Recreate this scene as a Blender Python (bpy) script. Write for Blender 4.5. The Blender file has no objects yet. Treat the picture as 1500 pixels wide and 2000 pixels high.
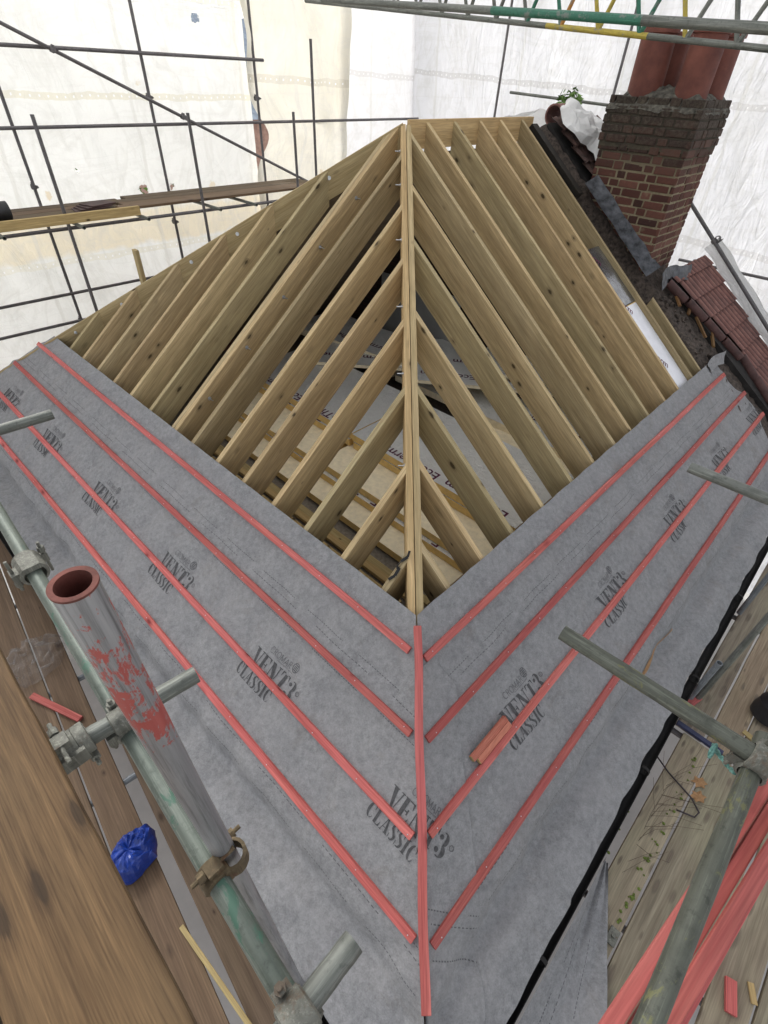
import bpy, bmesh, math, random
from mathutils import Vector, Matrix, noise as mnoise
random.seed(7)
C = bpy.context.scene.collection
R2 = math.sqrt(2)
PI = math.pi
PITCH = math.radians(37.4058)
CP, SP, TP = math.cos(PITCH), math.sin(PITCH), math.tan(PITCH)
EL = Vector((-1, 1, 0)) / R2          # along the left eave, away from the corner
ER = Vector((1, 1, 0)) / R2           # along the right eave, away from the corner
UP = Vector((0, 0, 1))
SL = ER * CP + UP * SP                # up the left slope
SR = EL * CP + UP * SP                # up the right slope
NL = SL.cross(EL) * -1 if SL.cross(EL).z < 0 else SL.cross(EL)
NR = ER.cross(SR) if ER.cross(SR).z > 0 else ER.cross(SR) * -1
YA = 4.14                             # apex
SA = YA / R2                          # 2.927, run from the sheet's edge to the ridge
ZA = YA * TP / R2

def PL(s, t, n=0.0): return EL * s + SL * t + NL * n
def PR(s, t, n=0.0): return ER * s + SR * t + NR * n
def W(s, r, z): return EL * s + ER * r + UP * z     # eave coordinates to world

# ------------------------------------------------------------------ materials
class NT:
    def __init__(self, name):
        self.m = bpy.data.materials.new(name); self.m.use_nodes = True
        self.t = self.m.node_tree; self.n = self.t.nodes
        self.b = self.n.get('Principled BSDF'); self.out = self.n.get('Material Output')
    def node(self, typ, **kw):
        x = self.n.new(typ)
        for k, v in kw.items(): setattr(x, k, v)
        return x
    def link(self, a, b): self.t.links.new(a, b)
    def coords(self, kind='Object', scale=(1, 1, 1), rnd=True, rot=(0, 0, 0)):
        tc = self.node('ShaderNodeTexCoord'); mp = self.node('ShaderNodeMapping')
        mp.inputs['Scale'].default_value = scale; mp.inputs['Rotation'].default_value = rot
        src = tc.outputs[kind]
        if rnd:
            oi = self.node('ShaderNodeObjectInfo'); ml = self.node('ShaderNodeVectorMath', operation='SCALE')
            cb = self.node('ShaderNodeCombineXYZ')
            for i in range(3): self.link(oi.outputs['Random'], cb.inputs[i])
            self.link(cb.outputs[0], ml.inputs[0]); ml.inputs['Scale'].default_value = 37.0
            ad = self.node('ShaderNodeVectorMath', operation='ADD')
            self.link(src, ad.inputs[0]); self.link(ml.outputs[0], ad.inputs[1]); src = ad.outputs[0]
        self.link(src, mp.inputs[0]); return mp.outputs[0]
    def noise(self, vec, scale, detail=4, rough=.55, dist=0):
        x = self.node('ShaderNodeTexNoise'); x.inputs['Scale'].default_value = scale
        x.inputs['Detail'].default_value = detail; x.inputs['Roughness'].default_value = rough
        x.inputs['Distortion'].default_value = dist
        self.link(vec, x.inputs['Vector']); return x.outputs['Fac']
    def voro(self, vec, scale, feature='F1'):
        x = self.node('ShaderNodeTexVoronoi', feature=feature); x.inputs['Scale'].default_value = scale
        self.link(vec, x.inputs['Vector']); return x
    def ramp(self, fac, stops, interp='LINEAR'):
        x = self.node('ShaderNodeValToRGB'); e = x.color_ramp.elements; x.color_ramp.interpolation = interp
        while len(e) < len(stops): e.new(.5)
        for el, (p, c) in zip(e, stops):
            el.position = p; el.color = (c, c, c, 1) if isinstance(c, (int, float)) else (*c, 1)
        self.link(fac, x.inputs[0]); return x.outputs[0]
    def mix(self, fac, a, b, mode='MIX'):
        x = self.node('ShaderNodeMix', data_type='RGBA', blend_type=mode)
        for v, s in ((fac, x.inputs[0]), (a, x.inputs[6]), (b, x.inputs[7])):
            if isinstance(v, (int, float)): s.default_value = v
            elif isinstance(v, tuple): s.default_value = (*v, 1)
            else: self.link(v, s)
        return x.outputs[2]
    def math(self, op, a, b=0.0, c=None):
        x = self.node('ShaderNodeMath', operation=op)
        for i, v in enumerate((a, b) if c is None else (a, b, c)):
            if isinstance(v, (int, float)): x.inputs[i].default_value = v
            else: self.link(v, x.inputs[i])
        return x.outputs[0]
    def bump(self, h, strength=.3, dist=.01):
        x = self.node('ShaderNodeBump'); x.inputs['Strength'].default_value = strength
        x.inputs['Distance'].default_value = dist; self.link(h, x.inputs['Height'])
        self.link(x.outputs[0], self.b.inputs['Normal']); return x.outputs[0]
    def col(self, c):
        if isinstance(c, tuple): self.b.inputs['Base Color'].default_value = (*c, 1)
        else: self.link(c, self.b.inputs['Base Color'])
    def set(self, rough=.6, metal=0.0, spec=.5):
        self.b.inputs['Roughness'].default_value = rough; self.b.inputs['Metallic'].default_value = metal
        self.b.inputs['Specular IOR Level'].default_value = spec

def wood(name, dark, light, green=None, knot=(.03, .018, .008), grain=1.0, rough=.75, along=0, mottle=.5, knots=True, flat=False, rings=.14):
    k = NT(name); k.set(rough, 0, .25)
    sc = [28 * grain] * 3; sc[along] = 1.1 * grain
    v = k.coords(scale=tuple(sc)); g = k.noise(v, 1.0, 6, .65, .6)
    sc2 = [9 * grain] * 3; sc2[along] = .35
    g2 = k.noise(k.coords(scale=tuple(sc2)), 1.0, 3, .5, 1.2)
    base = k.mix(k.ramp(g, [(.3, 0.0), (.72, 1.0)]), dark, light)
    base = k.mix(k.ramp(g2, [(.35, 0.0), (.7, .55)]), base, tuple(x * .72 for x in dark))
    oi = k.node('ShaderNodeObjectInfo')
    if green:
        m = k.noise(k.coords(scale=(1.3, 3, 3) if along == 0 else (3, 3, 1.3)), 1.0, 3, .6)
        base = k.mix(k.math('MULTIPLY', k.ramp(m, [(.4, 0.0), (.75, 1.0)]), mottle), base, green)
    tone = k.ramp(oi.outputs['Random'], [(0, (.70, .68, .64)), (.3, (.92, .95, .86)), (.6, (1.0, .98, .95)), (.8, (1.08, .98, .86)), (1, (1.2, 1.18, 1.1))])
    base = k.mix(1.0, base, tone, 'MULTIPLY')
    if knots:
        s3 = [7.5] * 3; s3[along] = 3.6
        if flat: s3 = [3.0, 10.0, .01]
        vo = k.voro(k.coords(scale=tuple(s3)), 1.0)
        if flat: vo.voronoi_dimensions = '2D'
        dis = k.math('ADD', vo.outputs['Distance'], k.math('MULTIPLY', k.math('SUBTRACT', g, .5), .2))
        sep = k.node('ShaderNodeSeparateColor'); k.link(vo.outputs['Color'], sep.inputs[0])
        r = k.math('MULTIPLY', k.math('GREATER_THAN', sep.outputs[0], .2 if flat else .35), k.math('MULTIPLY_ADD', sep.outputs[1], .12, .05))
        kn = k.node('ShaderNodeMapRange'); kn.interpolation_type = 'SMOOTHSTEP'
        k.link(dis, kn.inputs[0]); k.link(k.math('MULTIPLY', r, .55), kn.inputs[1]); k.link(r, kn.inputs[2])
        kn.inputs[3].default_value = 1; kn.inputs[4].default_value = 0
        halo = k.node('ShaderNodeMapRange'); halo.interpolation_type = 'SMOOTHSTEP'
        k.link(dis, halo.inputs[0]); k.link(r, halo.inputs[1]); k.link(k.math('MULTIPLY', r, 1.8), halo.inputs[2])
        halo.inputs[3].default_value = .45; halo.inputs[4].default_value = 0
        base = k.mix(halo.outputs[0], base, tuple(x * .5 for x in dark))
        base = k.mix(k.math('MULTIPLY', kn.outputs[0], .85), base, knot)
    wv = k.node('ShaderNodeTexWave'); wv.wave_type = 'BANDS'; wv.bands_direction = 'Y' if along != 1 else 'X'
    ws = [1.0] * 3; ws[along] = .10
    k.link(k.coords(scale=tuple(ws)), wv.inputs['Vector']); wv.inputs['Scale'].default_value = 22 * grain; wv.inputs['Distortion'].default_value = 7
    wv.inputs['Detail'].default_value = 3; wv.inputs['Detail Scale'].default_value = 1.4
    base = k.mix(k.math('MULTIPLY', k.ramp(wv.outputs['Fac'], [(.55, 0.0), (.95, 1.0)]), rings), base, tuple(x * .62 for x in dark))
    fine = k.noise(k.coords(scale=tuple(x * 5 for x in sc)), 1.0, 2, .5)
    k.col(k.mix(.38, base, k.mix(1.0, base, k.ramp(fine, [(.3, .5), (.7, 1.4)]), 'MULTIPLY')))
    k.bump(k.math('ADD', g, k.math('MULTIPLY', fine, .3)), .25, .004)
    return k.m

def simple(name, c, rough=.7, metal=0, var=.3, scale=6, bump=.2, bdist=.01, spec=.4, c2=None, detail=5):
    k = NT(name); k.set(rough, metal, spec)
    n = k.noise(k.coords(scale=(1, 1, 1)), scale, detail, .6)
    lo = tuple(x * (1 - var) for x in c); hi = c2 or tuple(min(1, x * (1 + var)) for x in c)
    k.col(k.mix(k.ramp(n, [(.3, 0.0), (.7, 1.0)]), lo, hi))
    if bump: k.bump(n, bump, bdist)
    return k.m

M = {}
M['rafter'] = wood('treated_timber', (.36, .27, .152), (.63, .51, .325), (.31, .26, .14), mottle=.25)
M['hip'] = wood('hip_timber', (.38, .275, .145), (.63, .50, .305), (.34, .275, .145), mottle=.3)
M['fresh'] = wood('fresh_timber', (.36, .26, .12), (.52, .41, .22), None, mottle=0)
M['red_wood'] = wood('red_dyed_batten', (.41, .076, .074), (.72, .24, .215), (.58, .16, .175), knot=(.16, .02, .02), mottle=.5, rough=.7)
M['red_rough'] = wood('red_dyed_offcut', (.4, .12, .09), (.55, .25, .18), None, knot=(.16, .03, .02), grain=2.0)
M['plank'] = wood('brown_scaffold_board', (.095, .054, .027), (.225, .138, .072), (.15, .10, .057), grain=2.2, knot=(.035, .022, .012), mottle=.6, flat=True, rings=.22)
M['deck'] = wood('weathered_board', (.17, .135, .105), (.33, .285, .225), (.30, .275, .20), grain=.9, mottle=.9, knot=(.15, .12, .09), flat=True, rings=.05)
M['deck_brown'] = wood('dirty_board', (.105, .07, .046), (.19, .138, .092), (.14, .10, .075), grain=.8, mottle=.6, knot=(.05, .03, .02))
M['old_dark'] = wood('sooty_old_timber', (.012, .01, .009), (.035, .028, .022), None, knots=False)
M['lath'] = wood('old_lath', (.12, .06, .025), (.25, .14, .06), None, knots=False)

def membrane():
    k = NT('grey_underlay'); k.set(.85, 0, .25)
    uv = k.node('ShaderNodeUVMap'); sep = k.node('ShaderNodeSeparateXYZ'); k.link(uv.outputs[0], sep.inputs[0])
    s, t = sep.outputs[0], sep.outputs[1]
    v = k.coords(scale=(1, 1, 1), rnd=False)
    n1 = k.noise(v, 26, 5, .7); n2 = k.noise(v, 110, 3, .6); n3 = k.noise(v, 2.2, 3, .5)
    base = k.mix(k.ramp(n1, [(.32, 0.0), (.68, 1.0)]), (.175, .175, .182), (.30, .30, .308))
    base = k.mix(.25, base, k.ramp(n2, [(.3, .10), (.7, .38)]))
    base = k.mix(k.ramp(n3, [(.4, 0.0), (.8, .35)]), base, (.30, .29, .295))
    fl = k.noise(v, 9, 4, .7, .4)
    base = k.mix(k.ramp(fl, [(.5, 0.0), (.72, .34)]), base, (.12, .12, .13))
    sc_ = k.noise(v, 3.1, 6, .75, .8); base = k.mix(k.ramp(sc_, [(.56, 0.0), (.74, .5)]), base, (.19, .17, .155))
    # printed dashes: rows along the roll, cut in runs
    tot = None
    for t0, per, run in ((-.425, .022, .37), (-.475, .03, .53), (-1.335, .019, .41), (-1.385, .034, .47), (-1.50, .021, .39), (-.60, .022, .45)):
        line = k.math('LESS_THAN', k.math('ABSOLUTE', k.math('SUBTRACT', t, t0)), .0028)
        dash = k.math('LESS_THAN', k.math('FRACT', k.math('DIVIDE', s, per)), .62)
        win = k.math('LESS_THAN', k.math('FRACT', k.math('DIVIDE', k.math('ADD', s, t0 * 3.1), run * 1.35)), .72)
        q = k.math('MULTIPLY', k.math('MULTIPLY', line, dash), win)
        tot = q if tot is None else k.math('MAXIMUM', tot, q)
    k.col(k.mix(k.math('MULTIPLY', tot, .62), base, (.03, .03, .035)))
    k.bump(k.math('ADD', k.noise(v, 5, 5, .65, 1.2), k.math('MULTIPLY', n2, .10)), .42, .03)
    return k.m
M['membrane'] = membrane()
M['ink'] = simple('grey_print', (.075, .075, .078), .9, var=.35, scale=60, bump=0)
M['ink_light'] = simple('pale_grey_print', (.095, .095, .10), .9, var=.3, scale=60, bump=0)
M['purple'] = simple('maroon_print', (.085, .012, .04), .7, var=.2, scale=40, bump=0)
M['black_paint'] = simple('black_spray', (.012, .012, .013), .8, var=.4, scale=50, bump=0)

def tube_mat(name, a, b, rust=None, paint=None, pamount=.5, metal=.25, rough=.55):
    k = NT(name); k.set(rough, metal, .4)
    v = k.coords(scale=(1, 1, 1)); vs = k.coords(scale=(26, 26, 1.6))
    n = k.noise(vs, 1.0, 5, .65, .3); n2 = k.noise(v, 14, 5, .7); n4 = k.noise(k.coords(scale=(130, 130, 5)), 1.0, 4, .7)
    base = k.mix(k.ramp(n, [(.3, 0.0), (.7, 1.0)]), a, b)
    base = k.mix(k.ramp(n4, [(.52, 0.0), (.68, .55)]), base, tuple(min(1, x * 1.7) for x in b))
    base = k.mix(k.ramp(k.noise(v, 45, 4, .7), [(.56, 0.0), (.7, .5)]), base, tuple(x * .4 for x in a))
    base = k.mix(k.ramp(n2, [(.5, 0.0), (.8, .6)]), base, tuple(x * .45 for x in a))
    mt = None
    if rust:
        m = k.ramp(k.noise(k.coords(scale=(1, 1, .6)), 11, 6, .75), [(.55, 0.0), (.62, 1.0)])
        base = k.mix(k.math('MULTIPLY', m, .75), base, rust); mt = m
    if paint:
        lo = pamount
        pn = k.noise(k.coords(scale=(1, 1, .42)), 17, 7, .72, .9)
        m = k.ramp(pn, [(lo, 0.0), (lo + .035, 1.0)])
        base = k.mix(k.math('MULTIPLY', m, .92), base, paint); mt = m
    k.col(base)
    if mt is not None: k.link(k.math('MULTIPLY', k.math('SUBTRACT', 1.0, mt), metal), k.b.inputs['Metallic'])
    k.bump(k.math('ADD', n2, k.math('MULTIPLY', n, .5)), .25, .003)
    return k.m
M['tube'] = tube_mat('galvanised_tube', (.085, .092, .08), (.19, .198, .178))
M['tube_mossy'] = tube_mat('mossy_tube', (.05, .054, .042), (.125, .132, .108), paint=(.125, .125, .055), pamount=.575)
M['tube_green'] = tube_mat('green_stained_tube', (.07, .088, .075), (.155, .178, .152), paint=(.05, .12, .085), pamount=.58)
M['tube_dark'] = tube_mat('dull_dark_tube', (.10, .095, .098), (.17, .16, .165), metal=.4, rough=.6)
M['tube_blue'] = tube_mat('blue_grey_tube', (.15, .165, .18), (.25, .27, .29))
M['tube_bare'] = tube_mat('bare_grey_tube', (.30, .31, .32), (.46, .47, .48), metal=.6)
def red_tube():
    k = NT('peeling_red_tube'); k.set(.5, .5, .4)
    vs = k.coords(scale=(24, 24, 1.5), rnd=False); n = k.noise(vs, 1.0, 5, .65, .3)
    base = k.mix(k.ramp(n, [(.3, 0.0), (.7, 1.0)]), (.20, .205, .215), (.38, .385, .395))
    n4 = k.noise(k.coords(scale=(140, 140, 4), rnd=False), 1.0, 4, .7); base = k.mix(k.ramp(n4, [(.5, 0.0), (.68, .7)]), base, (.10, .10, .105))
    tc = k.node('ShaderNodeTexCoord'); sp = k.node('ShaderNodeSeparateXYZ'); k.link(tc.outputs['Object'], sp.inputs[0])
    band = k.ramp(k.math('MULTIPLY_ADD', sp.outputs[2], 1.0, .40), [(.02, 0.0), (.12, .19), (.33, .10), (.40, .0)])
    pn = k.noise(k.coords(scale=(1, 1, .5), rnd=False), 30, 9, .78, .5)
    pn2 = k.noise(vs, 2.2, 4, .7)
    f = k.math('ADD', k.math('ADD', pn, band), k.math('MULTIPLY', k.math('SUBTRACT', pn2, .5), .5))
    m = k.ramp(f, [(.62, 0.0), (.645, 1.0)])
    m = k.math('MULTIPLY', m, k.math('GREATER_THAN', sp.outputs[2], -.38))
    base = k.mix(m, base, k.mix(k.ramp(n, [(.35, 0.0), (.7, 1.0)]), (.27, .045, .04), (.40, .105, .09)))
    k.col(base); k.link(k.math('MULTIPLY', k.math('SUBTRACT', 1.0, m), .5), k.b.inputs['Metallic'])
    k.bump(k.math('ADD', k.math('MULTIPLY', m, .8), n), .3, .002); return k.m
M['tube_red'] = red_tube()
M['tube_inside'] = simple('rusty_tube_bore', (.13, .045, .035), .8, .2, var=.5, scale=25)
for nm, c in (('tube_yellow', (.34, .27, .05)), ('tube_emerald', (.03, .13, .085)), ('tube_orange', (.36, .17, .04))):
    M[nm] = tube_mat(nm, c, tuple(x * 1.25 for x in c), rust=(.2, .2, .19), metal=.15)
M['fitting'] = tube_mat('weathered_fitting', (.10, .10, .085), (.22, .22, .19), rust=(.10, .065, .04), metal=.3, rough=.7)
M['fitting_rust'] = tube_mat('rusty_fitting', (.085, .065, .04), (.16, .12, .07), rust=(.10, .045, .02), metal=.3, rough=.8)
M['bolt'] = simple('zinc_bolt', (.55, .57, .6), .3, .9, var=.15, scale=60)
M['black_plastic'] = simple('black_gutter_plastic', (.007, .006, .006), .75, 0, var=.4, scale=8)
M['dark_void'] = simple('dark_felt', (.018, .016, .015), .9, 0, var=.5, scale=12, bump=.4)
M['mortar_dirt'] = simple('sooty_mortar', (.05, .04, .034), .95, 0, var=.6, scale=22, bump=.9, bdist=.02, c2=(.11, .085, .07))
M['haunch'] = simple('cement_haunching', (.06, .056, .046), .95, 0, var=.55, scale=18, bump=1.0, bdist=.03, c2=(.17, .16, .135))
M['lead'] = simple('lead_flashing', (.035, .038, .043), .55, .3, var=.5, scale=13, bump=.5, c2=(.125, .13, .145))
M['terracotta'] = simple('terracotta', (.125, .040, .031), .75, 0, var=.3, scale=4, bump=.15, c2=(.20, .07, .05))
M['foil'] = None
def foil():
    k = NT('foil_facing'); k.set(.30, .35, .5)
    v = k.coords(scale=(1, 1, 1)); n = k.noise(v, 9, 4, .6, .8)
    k.col(k.mix(n, (.70, .70, .67), (.90, .89, .86))); k.bump(k.math('ADD', n, k.noise(v, 34, 3, .6)), .8, .02); return k.m
M['foil'] = foil()
M['foil_dark'] = simple('shiny_foil_facing', (.30, .31, .33), .22, .85, var=.25, scale=9, bump=.6)
M['foil_white'] = simple('pale_foil_facing', (.78, .79, .84), .4, .25, var=.06, scale=8, bump=.25)
M['foam'] = simple('yellow_foam', (.72, .49, .18), .9, 0, var=.14, scale=14, bump=.2)
M['foam_pale'] = simple('pale_foam', (.86, .75, .53), .9, 0, var=.12, scale=14, bump=.2)
M['plaster'] = simple('grey_plasterboard', (.26, .26, .25), .9, 0, var=.12, scale=3, bump=.1)
M['floor'] = simple('dark_chipboard_deck', (.20, .17, .135), .9, 0, var=.3, scale=30, bump=.2)
M['bag_blue'] = simple('blue_plastic', (.010, .04, .26), .38, 0, var=.35, scale=5, bump=.1, spec=.6)
M['bag_white'] = simple('white_rubble_sack', (.62, .62, .62), .6, 0, var=.12, scale=6, bump=.2)
M['teal'] = simple('teal_rope', (.05, .22, .19), .8, 0, var=.5, scale=40, bump=.3, c2=(.25, .48, .42))
M['rubber'] = simple('black_rubber', (.022, .022, .025), .5, 0, var=.4, scale=9)
M['rust_rod'] = simple('dark_steel', (.05, .04, .045), .7, .3, var=.4, scale=30)
M['twig'] = simple('dry_twig', (.09, .06, .045), .9, 0, var=.4, scale=30)
M['leaf_dry'] = simple('dry_leaf', (.30, .17, .08), .85, 0, var=.3, scale=30)
M['moss'] = simple('moss', (.12, .16, .035), .95, 0, var=.5, scale=60, bump=.5)
M['leaf'] = simple('tree_leaves', (.075, .16, .025), .6, 0, var=.55, scale=2.5, bump=0, c2=(.14, .26, .05))
M['bark'] = simple('bark', (.10, .075, .055), .9, 0, var=.4, scale=14, bump=.6)
M['ground'] = simple('pale_concrete_ground', (.42, .41, .39), .9, 0, var=.15, scale=1.2, bump=.2)
M['blue_door'] = simple('blue_painted_board', (.03, .035, .08), .6, 0, var=.3, scale=12)

def brick_mat(name, scale=1.0):
    k = NT(name); k.set(.9, 0, .2)
    v = k.coords('UV', rnd=False)
    b = k.node('ShaderNodeTexBrick'); k.link(v, b.inputs['Vector'])
    b.inputs['Scale'].default_value = 1; b.inputs['Brick Width'].default_value = .225; b.inputs['Row Height'].default_value = .075
    b.inputs['Mortar Size'].default_value = .006; b.inputs['Color1'].default_value = (.03, .022, .02, 1)
    b.inputs['Color2'].default_value = (.055, .03, .025, 1); b.inputs['Mortar'].default_value = (.02, .018, .016, 1)
    k.col(b.outputs['Color']); return k.m
M['dark_brick'] = brick_mat('sooty_party_wall_brick')
def brick_tone():
    k = NT('red_stock_brick'); k.set(.9, 0, .2)
    at = k.node('ShaderNodeAttribute', attribute_name='tone'); sp = k.node('ShaderNodeSeparateColor'); k.link(at.outputs['Color'], sp.inputs[0])
    v = k.coords(scale=(1, 1, 1), rnd=False); n = k.noise(v, 34, 6, .7); n2 = k.noise(v, 7, 4, .6)
    base = k.ramp(sp.outputs[0], [(0, (.036, .020, .018)), (.35, (.075, .032, .026)), (.7, (.115, .048, .037)), (1, (.165, .075, .057))])
    base = k.mix(k.ramp(n, [(.35, .0), (.75, .55)]), base, (.06, .032, .026))
    base = k.mix(k.ramp(n2, [(.6, .0), (.78, .5)]), base, (.30, .26, .17))
    tc = k.node('ShaderNodeTexCoord'); s3 = k.node('ShaderNodeSeparateXYZ'); k.link(tc.outputs['Object'], s3.inputs[0])
    soot = k.ramp(k.math('ADD', s3.outputs[2], k.math('MULTIPLY', n2, .5)), [(2.15, 0.0), (2.2, 0.0)])
    mr = k.node('ShaderNodeMapRange'); k.link(k.math('MULTIPLY_ADD', n2, .5, s3.outputs[2]), mr.inputs[0])
    mr.inputs[1].default_value = 2.0; mr.inputs[2].default_value = 2.5; mr.inputs[4].default_value = .85
    k.col(k.mix(mr.outputs[0], base, k.mix(k.ramp(n, [(.4, 0.0), (.7, 1.0)]), (.035, .030, .025), (.095, .085, .068)))); k.bump(n, .5, .008); return k.m
M['brick'] = brick_tone()
def mortar_yellow():
    k = NT('sandy_mortar'); k.set(.95, 0, .2)
    v = k.coords(rnd=False); n = k.noise(v, 18, 5, .7)
    tc = k.node('ShaderNodeTexCoord'); s3 = k.node('ShaderNodeSeparateXYZ'); k.link(tc.outputs['Object'], s3.inputs[0])
    mr = k.node('ShaderNodeMapRange'); k.link(k.math('MULTIPLY_ADD', n, .4, s3.outputs[2]), mr.inputs[0])
    mr.inputs[1].default_value = 2.0; mr.inputs[2].default_value = 2.25; mr.inputs[4].default_value = .9
    base = k.mix(k.ramp(n, [(.3, 0.0), (.7, 1.0)]), (.15, .125, .08), (.28, .24, .16))
    k.col(k.mix(mr.outputs[0], base, (.04, .036, .03))); k.bump(n, .8, .01); return k.m
M['mortar'] = mortar_yellow()
def pantile():
    k = NT('old_red_pantile'); k.set(.7, 0, .3)
    v = k.coords(rnd=False); n = k.noise(v, 5, 5, .7); n2 = k.noise(v, 40, 4, .6)
    base = k.mix(k.ramp(n, [(.3, 0.0), (.7, 1.0)]), (.155, .066, .054), (.30, .145, .118))
    base = k.mix(k.ramp(n2, [(.45, .0), (.75, .7)]), base, (.09, .045, .04)); base = k.mix(k.ramp(k.noise(v, 2.3, 5, .7), [(.48, 0.0), (.66, .7)]), base, (.10, .055, .05))
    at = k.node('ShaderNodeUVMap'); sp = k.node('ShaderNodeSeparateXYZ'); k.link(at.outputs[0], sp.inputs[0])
    base = k.mix(k.math('MULTIPLY', sp.outputs[0], .85), base, (.045, .025, .025))   # shade of the troughs and course edges, put into the tile colour
    k.col(base); k.bump(n2, .3, .005); return k.m
M['pantile'] = pantile()

def sheeting(name, c1, c2, holes=True, bands=(), stain=None, trans=.5, zone=None, smudge=False):
    trans = .62 if trans == .5 else trans
    """white scaffold sheeting: part of the daylight comes through it"""
    k = NT(name); k.n.remove(k.b)
    uv = k.node('ShaderNodeUVMap'); sp = k.node('ShaderNodeSeparateXYZ'); k.link(uv.outputs[0], sp.inputs[0])
    v = uv.outputs[0]
    n = k.noise(v, .55, 4, .6, .6); nf = k.noise(v, 6, 5, .65, 1.5); n3 = k.noise(v, 2.2, 3, .6)
    col = k.mix(k.ramp(n, [(.35, 0.0), (.7, 1.0)]), c1, c2)
    if zone:
        lo, hi, zc = zone
        zz = k.math('ADD', sp.outputs[1], k.math('MULTIPLY', k.math('SUBTRACT', n3, .5), .35))
        f = k.ramp(k.math('MULTIPLY_ADD', zz, 1 / (hi - lo), -lo / (hi - lo)), [(0, 0.0), (.12, 1.0), (.8, 1.0), (1, 0.0)])
        col = k.mix(f, col, zc)
    if smudge:
        sm = k.noise(k.coords('UV', (3, 26, 1), rnd=False), 1.0, 5, .7)
        f = k.math('MULTIPLY', k.ramp(sm, [(.52, 0.0), (.68, .55)]), k.ramp(k.math('MULTIPLY_ADD', sp.outputs[1], .8, -2.32), [(.2, 0.0), (.35, 1.0), (.6, 1.0), (.75, 0.0)]))
        col = k.mix(f, col, (.25, .25, .26))
    for z0, slope, wdt, bc in bands:
        d = k.math('ABSOLUTE', k.math('SUBTRACT', k.math('MULTIPLY_ADD', sp.outputs[0], slope, sp.outputs[1]), k.math('MULTIPLY_ADD', n3, .12, z0)))
        f = k.math('LESS_THAN', d, wdt)
        col = k.mix(k.math('MULTIPLY', f, .8), col, bc)
        e = k.math('MULTIPLY', k.math('LESS_THAN', d, .014), k.math('LESS_THAN', k.math('ABSOLUTE', k.math('SUBTRACT', k.math('FRACT', k.math('MULTIPLY', sp.outputs[0], 8)), .5)), .09))
        col = k.mix(e, col, (.93, .93, .93))
    sm_ = k.math('ABSOLUTE', k.math('SUBTRACT', k.math('FRACT', k.math('ADD', k.math('MULTIPLY', sp.outputs[0], .46), k.math('MULTIPLY', n3, .05))), .5))
    col = k.mix(k.ramp(sm_, [(.0, .45), (.012, .40), (.016, 0.0)]), col, (.66, .65, .61))   # lapped joins between strips
    if stain:
        st = k.voro(v, 1.3); f = k.ramp(k.math('ADD', st.outputs['Distance'], k.math('MULTIPLY', k.math('SUBTRACT', nf, .5), .25)), [(.05, .8), (.085, 0.0)])
        col = k.mix(f, col, stain)
    cr = k.noise(k.coords('UV', (1.0, .45, 1), rnd=False, rot=(0, 0, .7)), 1.3, 4, .55, 1.4)  # fold shading mixed into the sheet colour along two sets of noise ridges
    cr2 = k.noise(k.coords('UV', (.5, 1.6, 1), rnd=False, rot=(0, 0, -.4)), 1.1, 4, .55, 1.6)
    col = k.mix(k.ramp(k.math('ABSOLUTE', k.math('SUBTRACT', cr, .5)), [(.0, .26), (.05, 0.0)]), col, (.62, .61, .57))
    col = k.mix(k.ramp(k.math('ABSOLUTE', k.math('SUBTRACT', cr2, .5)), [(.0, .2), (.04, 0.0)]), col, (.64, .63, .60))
    col = k.mix(k.ramp(nf, [(.5, 0.0), (.75, .14)]), col, (.62, .61, .58))
    df = k.node('ShaderNodeBsdfDiffuse'); tr = k.node('ShaderNodeBsdfTranslucent'); mx = k.node('ShaderNodeMixShader')
    k.link(col, df.inputs[0]); k.link(col, tr.inputs[0]); mx.inputs[0].default_value = trans
    bp = k.node('ShaderNodeBump'); bp.inputs['Strength'].default_value = .7; bp.inputs['Distance'].default_value = .06
    wv = k.noise(k.coords('UV', (1.2, .35, 1), rnd=False, rot=(0, 0, .5)), 3.2, 5, .62, 1.6)
    k.link(wv, bp.inputs['Height'])
    for x in (df, tr): k.link(bp.outputs[0], x.inputs['Normal'])
    k.link(df.outputs[0], mx.inputs[1]); k.link(tr.outputs[0], mx.inputs[2]); res = mx.outputs[0]
    if holes:
        vo = k.voro(v, .95); sc = k.node('ShaderNodeSeparateColor'); k.link(vo.outputs['Color'], sc.inputs[0])
        rad = k.math('MULTIPLY', k.math('GREATER_THAN', sc.outputs[0], .35), k.math('MULTIPLY_ADD', sc.outputs[1], .08, .02))
        dd = k.math('ADD', vo.outputs['Distance'], k.math('MULTIPLY', k.math('SUBTRACT', nf, .5), .22))
        h = k.math('LESS_THAN', dd, rad); tp = k.node('ShaderNodeBsdfTransparent'); m2 = k.node('ShaderNodeMixShader')
        k.link(h, m2.inputs[0]); k.link(res, m2.inputs[1]); k.link(tp.outputs[0], m2.inputs[2]); res = m2.outputs[0]
    k.link(res, k.out.inputs[0]); return k.m
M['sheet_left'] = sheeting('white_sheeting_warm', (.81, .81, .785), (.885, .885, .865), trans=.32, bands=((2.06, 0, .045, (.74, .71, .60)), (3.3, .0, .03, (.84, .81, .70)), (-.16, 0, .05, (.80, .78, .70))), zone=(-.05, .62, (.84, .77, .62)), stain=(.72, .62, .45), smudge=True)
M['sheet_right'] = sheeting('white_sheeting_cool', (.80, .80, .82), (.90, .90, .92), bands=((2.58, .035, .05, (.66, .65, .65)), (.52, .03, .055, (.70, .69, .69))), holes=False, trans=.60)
M['sheet_corner'] = sheeting('white_sheeting_corner', (.78, .78, .79), (.88, .88, .89), bands=((2.5, .03, .05, (.66, .65, .65)),), holes=False, trans=.36)
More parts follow.
